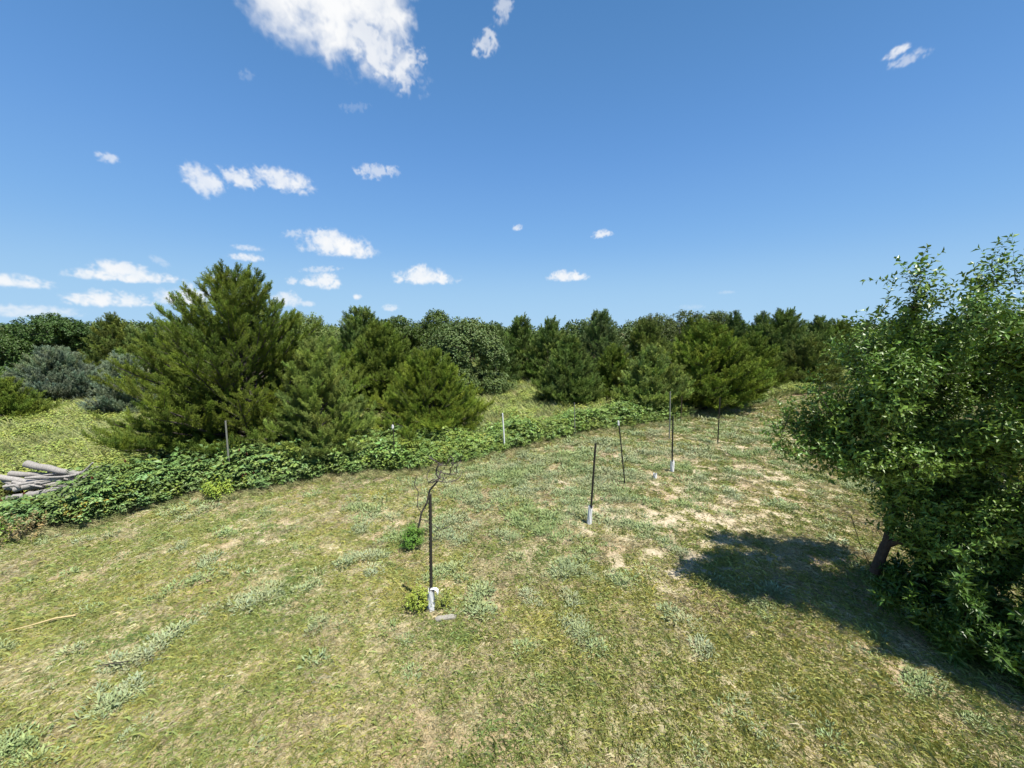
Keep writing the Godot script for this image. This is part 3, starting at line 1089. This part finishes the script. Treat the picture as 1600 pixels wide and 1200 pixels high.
# ------------------------------------------------------------------ scene
func _ready() -> void:
	# camera, sky, sun, exposure
	var cam := Camera3D.new()
	cam.name = "camera"
	cam.fov = 90.0
	cam.near = 0.05
	cam.far = 3000.0
	add_child(cam)
	cam.position = Vector3(0, 3.7, 0)
	cam.rotation_degrees = Vector3(-7.88, 0, 0)
	cam.current = true
	for f in [[noise_a, 1, 0.22, 3], [noise_b, 2, 0.55, 4], [noise_c, 3, 1.7, 3], [noise_d, 4, 0.8, 3]]:
		f[0].seed = f[1]; f[0].frequency = f[2]; f[0].fractal_octaves = f[3]
		f[0].noise_type = FastNoiseLite.TYPE_SIMPLEX_SMOOTH
	rng.seed = 1
	var env := Environment.new()
	env.background_mode = Environment.BG_SKY
	env.sky = build_sky()
	env.tonemap_mode = Environment.TONE_MAPPER_LINEAR
	env.tonemap_exposure = 1.85
	env.sdfgi_enabled = true
	env.ssao_enabled = true
	env.ssil_enabled = true
	var we := WorldEnvironment.new()
	we.name = "world_environment"
	we.environment = env
	add_child(we)
	var sun := DirectionalLight3D.new()
	sun.name = "sun"
	sun.light_energy = 1.58
	sun.light_angular_distance = 0.53
	sun.light_color = Color(1.0, 0.975, 0.93)
	sun.shadow_enabled = true
	sun.basis = Basis.looking_at(Vector3(-0.34, -1.0, -0.29).normalized())
	add_child(sun)

	build_materials()
	M.red_seed = leafy(Color(0.16, 0.035, 0.022), 0.8, 0.0)
	M.broad_soft = leafy(Color(1, 1, 1), 0.48, 0.3, 0.45)
	M.leaf_one = leafy(Color(0.06, 0.13, 0.02), 0.28, 0.35, 0.55)
	M.leaf_two = leafy(Color(0.10, 0.18, 0.025), 0.32, 0.35, 0.5)
	build_ground()

	# ---- trees
	sprays = [juniper_spray(19, 41, 0.024), juniper_spray(18, 42, 0.026), juniper_spray(15, 43, 0.032), juniper_spray(15, 44, 0.034)]
	tufts_oak = [leaf_tuft(16, 45, 0.34, 0.2), leaf_tuft(18, 46, 0.3, 0.19)]
	var olive := Color(0.165, 0.235, 0.034)
	var bright := Color(0.20, 0.28, 0.038)
	var dull := Color(0.165, 0.245, 0.055)
	var dark := Color(0.13, 0.205, 0.055)
	var browned := Color(0.18, 0.235, 0.05)
	var blue := Color(0.22, 0.29, 0.18)
	var g := "trees standing beyond the meadow"
	# label, x, z, height, radius, colour, kind (0 near juniper, 1 far juniper, 2 oak)
	var table := [
		["tallest broad olive juniper with pointed top, rising behind the sumac border", -8.05, -11.6, 5.5, 3.5, olive, 0, 150],
		["smaller light olive juniper leaning out from the side of the tallest juniper", -5.25, -10.35, 3.4, 1.4, Color(0.235, 0.315, 0.07), 0, 90],
		["round low olive juniper alone in the meadow in front of the dark trees", -2.95, -13.4, 2.95, 2.05, bright, 0, 100],
		["small dark green juniper standing by itself in the middle meadow", 2.75, -18.3, 3.3, 1.6, dull, 1, 95],
		["grey-green juniper at the edge of the thicket beside the bright spreading juniper", 6.1, -16.8, 2.9, 1.6, Color(0.25, 0.335, 0.08), 1, 95],
		["bright yellow-green spreading juniper where the lawn meets the thicket", 9.4, -18.4, 3.85, 2.75, bright, 1, 150],
		["dark olive juniper sloping down behind the round low juniper", -5.9, -17.2, 3.9, 2.4, olive, 1, 120],
		["tall dark juniper with a twin pointed top behind the sloping juniper", -8.5, -22, 4.95, 2.4, dull, 1, 80],
		["slim dark juniper beside the grey-green rounded oak", -0.9, -25, 3.9, 1.5, dark, 1, 60],
		["dark pointed juniper in the middle of the treeline", 0.8, -28, 4.7, 1.9, dull, 1, 60],
		["dull green juniper behind the small lone meadow juniper", 2.6, -26, 4.4, 1.9, dull, 1, 60],
		["tall light green juniper with a feathery top above the middle meadow", 5.2, -23, 4.75, 2.2, Color(0.16, 0.235, 0.075), 1, 90],
		["short olive juniper behind the grey-green thicket juniper", 5.3, -19.8, 2.85, 1.4, olive, 1, 55],
		["brownish olive juniper rising behind the bright spreading juniper", 8.4, -24, 4.3, 2.3, browned, 1, 70],
		["olive juniper behind the top of the bright spreading juniper", 13.0, -27, 4.5, 2.3, olive, 1, 60],
		["narrow pointed juniper standing out against the sky by the distant oaks", 19.5, -34, 5.2, 1.7, dark, 1, 50],
		["second narrow pointed juniper just past the distant oaks", 21.2, -33, 5.1, 1.7, dull, 1, 50],
		["wide dense olive juniper towards the leafy plum tree", 20.2, -29, 5.1, 3.1, dull, 1, 90],
		["low olive juniper in front of the wide dense juniper", 15.0, -24, 3.4, 2.1, olive, 1, 70],
		["dull juniper between the wide dense juniper and the plum tree", 25.3, -32, 4.7, 2.2, dull, 1, 55],
		["juniper half hidden by the plum tree at the end of the treeline", 30.5, -36, 4.5, 2.6, olive, 1, 55],
		["low browned juniper at the foot of the wide dense juniper", 19.4, -25, 3.2, 2.0, browned, 1, 60],
		["pointed olive juniper rising behind the flank of the tallest juniper", -26.0, -25, 4.6, 1.9, browned, 1, 60],
		["low yellow-olive juniper at the meadow edge beyond the log pile", -20.4, -15, 1.75, 1.3, olive, 1, 45],
		["dull juniper hidden behind the tallest juniper's lower branches", -20.9, -22, 3.7, 1.9, dull, 1, 55],
		["blue-grey juniper bush below the dark leafy trees", -22.6, -19, 2.75, 2.1, blue, 1, 75],
		["small blue-grey juniper touching the flank of the tallest juniper", -16.4, -16.2, 2.6, 1.2, blue, 1, 50],
		["distant juniper glimpsed through the plum tree", 33.5, -34, 4.5, 2.8, dull, 1, 50],
		["grey-green leafy tree between the tallest juniper and the twin-topped juniper", -15.9, -30, 4.95, 2.9, Color(0.129, 0.184, 0.042), 2, 620],
		["dark oak behind the twin-topped juniper", -8.0, -27.5, 4.9, 1.9, Color(0.076, 0.125, 0.023), 2, 480],
		["tall dark oak between the twin-topped juniper and the rounded oak", -5.5, -28, 5.25, 2.3, Color(0.083, 0.132, 0.026), 2, 560],
		["rounded grey-green oak with dense leaves above the meadow", -2.4, -21, 4.3, 2.35, Color(0.113, 0.169, 0.053), 2, 900],
		["first of three dark oaks topping the distant treeline, nearest the middle", 13.3, -36, 5.4, 2.7, Color(0.083, 0.118, 0.023), 2, 480],
		["central and tallest of three dark oaks topping the distant treeline", 16.4, -36, 5.75, 2.8, Color(0.091, 0.125, 0.026), 2, 480],
		["last of three dark oaks topping the distant treeline, nearest the plum tree", 19.3, -36.5, 5.5, 2.5, Color(0.083, 0.125, 0.023), 2, 480],
		["tall dark leafy tree above the blue-grey juniper bush", -31.2, -26, 4.95, 2.7, Color(0.060, 0.118, 0.027), 2, 620],
		["dark leafy tree cut off by the picture's edge above the meadow", -31.9, -23.5, 3.6, 2.1, Color(0.060, 0.110, 0.023), 2, 460],
		["dark leafy tree between the tall leafy tree and the pointed juniper", -30.6, -28.5, 4.35, 2.1, Color(0.064, 0.118, 0.029), 2, 460],
		["far leafy tree showing past the shoulder of the tallest juniper", -19.3, -33, 4.7, 2.8, Color(0.106, 0.162, 0.037), 2, 460],
		["leafy tree behind the far side of the plum tree", 37.0, -30, 5.4, 3.5, Color(0.136, 0.176, 0.032), 2, 500],
		["yellow-green leafy tree beside the plum tree at the picture's edge", 11.6, -8.2, 4.3, 1.9, Color(0.197, 0.235, 0.032), 2, 1500],
	]
	for i in table.size():
		var t: Array = table[i]
		var at := on(t[1], t[2])
		if t[6] == 2:
			oak(t[0], at, t[3], t[4], t[5], 300 + i, 0.42 if t[2] < -15.0 else 0.28, int(t[7] * 2.2), g)
		else:
			juniper(t[0], at, t[3], t[4], t[5], 200 + i, 0.29 if t[6] == 0 else lerpf(0.36, 0.55, clampf((-t[2] - 15.0) / 20.0, 0, 1)), int(t[7] * 1.15), g)
		blockers.append([t[1], t[2], t[4] * (0.45 if t[6] == 0 else 0.7)])
	juniper("tiny juniper seedling poking out of the thicket beside the insulated post", on(-2.95, -10.6), 0.95, 0.45, olive, 290, 0.2, 22, "", 0.2, "juniper_seedling")
	# a dense wood behind the trees one can tell apart
	rng.seed = 60
	var wx := []
	var wc := PackedColorArray()
	for i in 9000:
		var x := rf(-62, 66)
		var z := rf(-46, -38)
		var top := 3.9 + 1.1 * noise_a.get_noise_2d(x * 0.8, 4.0)
		var y := top * sqrt(rf(0.0, 1.0))
		wx.append(Transform3D(aim((UP * 0.6 + rdir()).normalized(), rf(0, TAU), rf(0.6, 1.0)), Vector3(x, y + 0.1, z)))
		var c := tint(0.2, 0.1)
		wc.append(Color(0.085 * c.r, 0.13 * c.g, 0.04 * c.b))
	var wood := many("far_wood", tufts_oak[0], M.broad, wx, wc, self)
	tag(wood, "dense dark wood closing the view behind the single trees", "wood")

	# ---- plum tree and the shrub at its foot
	var twig := [leafy_twig(9, 51, 0.30, 0.075, 0.034), leafy_twig(10, 52, 0.34, 0.07, 0.032), leafy_twig(8, 53, 0.26, 0.08, 0.036)]
	var base := on(4.92, -4.6)
	leafed_tree("leafy dark green plum tree with several stems shading the lawn", "plum_tree", base,
		[[base - UP * 0.08, on(4.84, -4.6, 0.3), on(4.70, -4.6, 0.6), on(4.5, -4.62, 0.95), on(4.35, -4.65, 1.35)],
		[on(4.70, -4.6, 0.6), on(4.80, -4.6, 1.0), on(4.85, -4.6, 1.5), on(4.9, -4.6, 2.1)],
		[on(5.3, -4.7, -0.08), on(5.32, -4.7, 0.4), on(5.4, -4.7, 0.9), on(5.45, -4.65, 1.6)]],
		[[Vector3(5.10, 2.95, -4.66), Vector3(1.06, 1.06, 1.01)],
		[Vector3(4.2, 2.42, -4.75), Vector3(0.55, 0.5, 0.56)], [Vector3(4.5, 2.95, -4.7), Vector3(0.45, 0.45, 0.45)],
		[Vector3(4.75, 3.72, -4.66), Vector3(0.53, 0.45, 0.53)],
		[Vector3(6.12, 3.17, -4.58), Vector3(0.97, 1.10, 0.97)],
		[Vector3(5.06, 1.90, -4.36), Vector3(0.57, 0.35, 0.48)],
		[Vector3(5.90, 1.85, -4.14), Vector3(0.88, 0.66, 0.75)],
		[Vector3(5.45, 1.35, -4.25), Vector3(0.7, 0.5, 0.5)], [Vector3(6.45, 2.5, -3.25), Vector3(0.95, 1.0, 0.85)], [Vector3(7.0, 1.7, -2.6), Vector3(0.9, 0.9, 0.8)]],
		[Vector3(4.58, 4.32, -4.58), Vector3(4.77, 4.33, -4.62), Vector3(4.93, 4.23, -4.75), Vector3(4.36, 4.01, -4.53), Vector3(4.14, 3.66, -4.58), Vector3(4.00, 3.44, -4.58), Vector3(3.43, 2.38, -4.75), Vector3(3.50, 2.64, -4.75), Vector3(3.48, 2.16, -4.66), Vector3(5.54, 4.40, -4.58), Vector3(5.63, 4.51, -4.66), Vector3(5.81, 4.40, -4.58), Vector3(5.94, 4.23, -4.49), Vector3(5.46, 4.14, -4.58), Vector3(3.78, 3.08, -4.66), Vector3(3.74, 2.91, -4.58)],
		960, twig, Color(0.105, 0.185, 0.03), M.glossy, 54, 0.072, 1.02, 0.08, 0, null)
	var lone := Shape.new()
	lone.leaf(Vector3.ZERO, UP, Vector3.BACK, 0.11, 0.034, Color(1, 1, 1), 0.2, 0.22)
	var whorl := [leafy_twig(11, 56, 0.16, 0.105, 0.032), leafy_twig(10, 57, 0.14, 0.10, 0.032)]
	var foot := on(5.35, -3.9)
	leafed_tree("dark glossy broadleaf shrub with long leaves crowding the foot of the plum tree", "broadleaf_shrub", foot,
		[[foot - UP * 0.05, on(5.33, -3.95, 0.2)], [foot - UP * 0.05, on(5.0, -3.9, 0.05), on(4.85, -3.85, 0.25)], [foot - UP * 0.05, on(5.7, -3.6, 0.05), on(5.8, -3.5, 0.3)]],
		[[Vector3(5.45, 0.65, -3.95), Vector3(0.85, 0.65, 0.6)], [Vector3(5.05, 0.55, -4.25), Vector3(0.6, 0.5, 0.5)], [Vector3(5.75, 0.5, -3.55), Vector3(0.75, 0.5, 0.42)], [Vector3(6.2, 0.9, -4.2), Vector3(0.9, 0.8, 0.7)], [Vector3(5.4, 0.42, -3.35), Vector3(0.62, 0.42, 0.38)]],
		[], 400, whorl, Color(0.055, 0.115, 0.018), M.glossy, 55, 0.07, 1.0, 0.03, 240, lone.mesh())

	# ---- posts
	t_post("dark steel post with a torn white guard at its foot, nearest on the lawn", on(-1.10, -4.71), on(-1.07, -4.71, 1.62), M.steel)
	t_post("dark steel post with a white tube at its foot, second nearest", on(1.51, -7.03), on(1.57, -7.03, 1.61), M.steel)
	var cp := t_post("leaning dark post with a white top and no guard", on(2.74, -8.92), on(2.53, -8.92, 1.56), M.steel, false, 0.026)
	var cap := Shape.new()
	cap.tube([Vector3(-0.207, 1.47, 0.01), Vector3(-0.215, 1.575, 0.01)], [0.022, 0.02], 8, Color(1, 1, 1))
	part("white_cap", cap.mesh(), M.white_plastic, cp)
	t_post("dark steel post with a white tube at its foot, farther one", on(4.22, -9.73), on(4.16, -9.73, 1.52), M.steel)
	t_post("dark steel post without guard, nearest the far corner of the lawn", on(6.74, -12.2), on(6.70, -12.2, 1.55), M.steel)
	rod("metal_rod", "tall thin grey-brown rod behind the guarded farther post", on(5.40, -12.8), on(5.34, -12.8, 1.65), 0.022, M.grey_steel)
	rod("metal_rod", "short rusty rod at the edge of the thicket by the junipers", on(6.9, -15.35), on(6.88, -15.35, 1.1), 0.02, M.rust)
	rod("metal_rod", "thin grey-green rod standing in the middle of the thicket", on(2.22, -13.2), on(2.18, -13.2, 1.2), 0.016, M.grey_steel)
	rod("marker_pole", "white pole leaning slightly in the thicket before the meadow", on(-0.22, -11.45), on(-0.29, -11.45, 1.22), 0.022, M.white_plastic)
	rod("marker_pole", "pale grey pole standing in front of the tallest juniper", on(-6.72, -8.75), on(-6.68, -8.75, 1.62), 0.02, M.grey_steel)
	var ip := rod("steel_post", "thin dark post with two white insulators in the thicket", on(-3.18, -10.0), on(-3.17, -10.0, 1.3), 0.014, M.steel)
	for y in [0.42, 1.18]:
		var ins := Shape.new()
		ins.tube([Vector3(0, y - 0.05, 0.02), Vector3(0, y - 0.02, 0.02), Vector3(0, y + 0.02, 0.02), Vector3(0, y + 0.05, 0.02)], [0.02, 0.034, 0.034, 0.018], 8, Color(1, 1, 1))
		part("insulator", ins.mesh(), M.white_plastic, ip)
	# ---- guards
	guard("torn white plastic guard with a bent flap on the nearest post", on(-1.085, -4.69), Vector3(0.03, 1, 0), 0.30, 0.045, 71, true)
	guard("white plastic tube round the foot of the second nearest post", on(1.5, -7.01), Vector3(0.04, 1, 0), 0.36, 0.045, 72)
	guard("white plastic tube round the foot of the farther post", on(4.22, -9.71), Vector3(-0.02, 1, 0), 0.32, 0.048, 73)
	guard("short white stub of tube standing alone between two posts", on(3.60, -9.25), Vector3(-0.05, 1, 0.02), 0.15, 0.042, 74)

	# ---- dying sapling with green shoots at its foot
	rng.seed = 80
	var sp := on(-1.67, -6.22)
	var sap := thing("bare_sapling", "nearly bare grey sapling with leafy green shoots at its foot", "tree", sp)
	var tips := [Vector3(0.42, 1.45, 0.05), Vector3(0.50, 1.50, -0.05), Vector3(0.58, 1.52, 0.1), Vector3(0.66, 1.44, 0.0), Vector3(0.72, 1.36, -0.1), Vector3(0.36, 1.35, -0.1), Vector3(0.52, 1.3, 0.15), Vector3(0.82, 1.33, 0.05), Vector3(0.06, 1.27, 0.0), Vector3(0.04, 1.1, 0.05), Vector3(0.3, 1.2, 0.1), Vector3(0.43, 0.38, 0.1), Vector3(0.52, 0.5, 0.15), Vector3(0.6, 0.42, 0.1), Vector3(0.4, 1.55, 0.0), Vector3(0.62, 1.6, 0.05), Vector3(0.47, 1.56, 0.12)]
	for i in 34:
		tips.append(Vector3(0.46 + rf(-0.22, 0.34), rf(1.2, 1.66), rf(-0.2, 0.2)))
	var gsap := grow([[Vector3(0, -0.05, 0), Vector3(0.02, 0.2, 0), Vector3(0.08, 0.45, 0), Vector3(0.12, 0.62, 0.02), Vector3(0.22, 0.8, 0.0), Vector3(0.27, 1.02, 0.0), Vector3(0.4, 1.17, 0.0)], [Vector3(0.12, 0.62, 0.02), Vector3(0.06, 0.75, 0.03), Vector3(0.08, 1.0, 0.02)]], tips, 0.08, 0.07)
	part("trunk", limbs_mesh(gsap, 0.0072, 0.28, 0.022, 0.0, 6), M.grey_bark, sap)
	var bx := []
	var bc := PackedColorArray()
	for i in 170:
		var d := rdir()
		d.y = absf(d.y)
		bx.append(Transform3D(aim((d + UP * 0.5).normalized(), rf(0, TAU), rf(0.4, 0.55)), Vector3(-0.04, 0.06, 0.05) + d * Vector3(0.11, 0.25, 0.11) * sqrt(rf(0.1, 1))))
		var c := tint(0.2, 0.1)
		bc.append(Color(0.11 * c.r, 0.22 * c.g, 0.03 * c.b))
	many("basal_shoots", twig[0], M.broad, bx, bc, sap)
	# ---- yellow-green shoots by the nearest post
	for s in [["yellow-green weedy shoots beside the torn white guard", -1.25, -4.70, 130, Color(0.25, 0.31, 0.04), 0.27, 0.12], ["small green sprouts just past the torn white guard", -0.93, -4.74, 40, Color(0.20, 0.25, 0.045), 0.14, 0.1],
			["bright green sprig at the front of the sumac border", -6.55, -8.18, 110, Color(0.26, 0.35, 0.045), 0.34, 0.25], ["brown dried weeds at the front corner of the sumac border", -8.75, -6.45, 60, Color(0.25, 0.20, 0.09), 0.3, 0.4], ["bright green weeds at the picture's edge before the sumac border", -9.05, -6.2, 50, Color(0.15, 0.24, 0.03), 0.3, 0.22], ["rusty brown withered sprig beside the log pile", -8.95, -7.95, 60, Color(0.30, 0.16, 0.06), 0.75, 0.22], ["yellowing sumac patch among the darker thicket leaves", -8.3, -7.05, 70, Color(0.24, 0.20, 0.03), 0.5, 0.3]]:
		var o := thing("weed_clump", s[0], "plant", on(s[1], s[2]))
		var px := []
		var pc := PackedColorArray()
		for i in s[3]:
			var d := rdir()
			d.y = absf(d.y)
			px.append(Transform3D(aim((d * 0.6 + UP).normalized(), rf(0, TAU), rf(0.5, 0.9) * (0.55 if s[6] < 0.2 else 1.0)), d * Vector3(s[6], s[5] * 0.8, s[6]) * sqrt(rf(0.02, 1))))
			var c := tint(0.25, 0.12)
			pc.append(Color(s[4].r * c.r, s[4].g * c.g, s[4].b * c.b))
		many("foliage", twig[1], M.broad_soft, px, pc, o)
		var st := Shape.new()
		for i in 6:
			var d := Vector3(rf(-1, 1) * s[6] * 0.6, s[5] * 0.9, rf(-1, 1) * s[6] * 0.6)
			st.tube([Vector3(d.x * 0.2, -0.03, d.z * 0.2), d * 0.6, d], [0.006, 0.005, 0.002], 5, Color(1, 1, 1))
		part("stem", st.mesh(), M.bark, o)
	# ---- block, stalk, twig
	rng.seed = 90
	var blk := thing("concrete_block", "short pale weathered block lying in the grass before the torn guard", "block", on(-0.86, -4.53))
	var bs := Shape.new()
	var L := 0.135
	var sec := [Vector2(-0.032, 0.0), Vector2(-0.036, 0.03), Vector2(-0.028, 0.044), Vector2(0.026, 0.046), Vector2(0.035, 0.034), Vector2(0.033, 0.0)]
	var rows := []
	for i in 9:
		var row := []
		for p in sec:
			var e := 0.8 if i == 0 or i == 8 else 1.0
			row.append(Vector3((i / 8.0 * 2 - 1) * L, p.y * e * rf(0.8, 1.1) - 0.004, p.x * e * rf(0.85, 1.12)))
		rows.append(row)
	for i in 8:
		for k in sec.size():
			var q := (k + 1) % sec.size()
			bs.quad(rows[i][k], rows[i][q], rows[i + 1][q], rows[i + 1][k], Color(1, 1, 1))
	for k in range(1, sec.size() - 1):
		bs.tri(rows[0][0], rows[0][k], rows[0][k + 1], Color(1, 1, 1))
		bs.tri(rows[8][0], rows[8][k + 1], rows[8][k], Color(1, 1, 1))
	part("body", bs.mesh(), M.concrete, blk)
	blk.rotation.y = 0.2
	var stalk := thing("dry_stalk", "long pale straw-coloured stalk lying on the grass", "stalk", on(-6.16, -4.27))
	var ss := Shape.new()
	ss.tube([Vector3(-0.05, 0.05, 0.02), Vector3(0.14, 0.06, -0.06), Vector3(0.32, 0.065, -0.18), Vector3(0.52, 0.06, -0.24)], [0.004, 0.008, 0.011, 0.013], 6, Color(1, 1, 1))
	part("stem", ss.mesh(), M.straw, stalk)
	var tw := thing("fallen_twig", "small dark forked twig lying on the lawn", "twig", on(-4.4, -3.78))
	var ts := Shape.new()
	ts.tube([Vector3(-0.16, 0.05, 0.02), Vector3(0.0, 0.065, 0.0), Vector3(0.13, 0.06, -0.03)], [0.004, 0.007, 0.006], 5, Color(1, 1, 1))
	part("stem", ts.mesh(), M.dark_bark, tw)
	var tf := Shape.new()
	tf.tube([Vector3(0.05, 0.062, -0.01), Vector3(0.16, 0.055, 0.06)], [0.004, 0.002], 5, Color(1, 1, 1))
	part("fork", tf.mesh(), M.dark_bark, tw)

	# ---- log pile
	var k := 0
	for l in [["thick pale log slanting across the top of the brush pile", [-10.75, 0.92, -7.8], [-9.70, 0.66, -7.85], 0.075],
			["dark grey log under the thick pale top log", [-11.0, 0.74, -7.7], [-10.0, 0.60, -7.95], 0.06], ["short grey log at the near end of the brush pile", [-10.55, 0.52, -7.4], [-9.85, 0.68, -7.65], 0.055], ["pale log low along the front of the brush pile", [-10.4, 0.42, -7.25], [-9.35, 0.56, -7.55], 0.06],
			["grey log sticking out at the far end of the brush pile", [-10.05, 0.56, -7.9], [-9.3, 0.60, -8.0], 0.06], ["thin grey stick poking up from the end of the brush pile", [-9.8, 0.5, -7.75], [-9.4, 0.93, -7.85], 0.022], ["second thin stick crossing the end of the brush pile", [-10.1, 0.6, -7.9], [-9.35, 0.82, -7.95], 0.02],
			["brown bottom log lying on the ground under the brush pile", [-11.2, 0.08, -7.7], [-9.6, 0.09, -7.75], 0.09], ["grey bottom log lying behind the brush pile", [-11.2, 0.09, -8.1], [-9.5, 0.09, -8.15], 0.09], ["middle log across the brush pile", [-10.9, 0.25, -7.5], [-10.0, 0.27, -8.2], 0.085], ["second middle log across the end of the brush pile", [-10.0, 0.26, -7.4], [-9.55, 0.26, -8.1], 0.08],
			["pale log resting across the middle of the brush pile", [-11.1, 0.45, -7.7], [-9.55, 0.46, -7.85], 0.08], ["grey log filling the back of the brush pile", [-11.0, 0.47, -8.05], [-9.55, 0.46, -8.1], 0.08], ["pale grey log at the picture's edge of the brush pile", [-10.95, 0.74, -7.5], [-10.2, 0.60, -7.55], 0.06], ["thin weathered branch lying over the front of the brush pile", [-10.7, 0.60, -7.35], [-9.6, 0.72, -7.7], 0.03]]:
		k += 1
		log_piece(l[0], Vector3(l[1][0] + 0.5, l[1][1], l[1][2]), Vector3(l[2][0] + 0.5, l[2][1], l[2][2]), l[3], 400 + k)
	for i in 12:
		rng.seed = 500 + i
		var a := Vector3(rf(-10.5, -9.4), rf(0.5, 0.74), rf(-7.95, -7.4))
		var d := Vector3(rf(0.5, 0.95), rf(-0.12, 0.14), rf(-0.25, 0.25))
		log_piece("thin bleached stick in the tangle of the brush pile", a, a + d, rf(0.016, 0.032), 520 + i, "bleached_stick")
	blockers.append([-9.9, -7.8, 0.55]); blockers.append([-9.25, -7.75, 0.35]); blockers.append([-10.8, -7.8, 0.6])

	build_border()
	build_meadow()
	build_lawn()
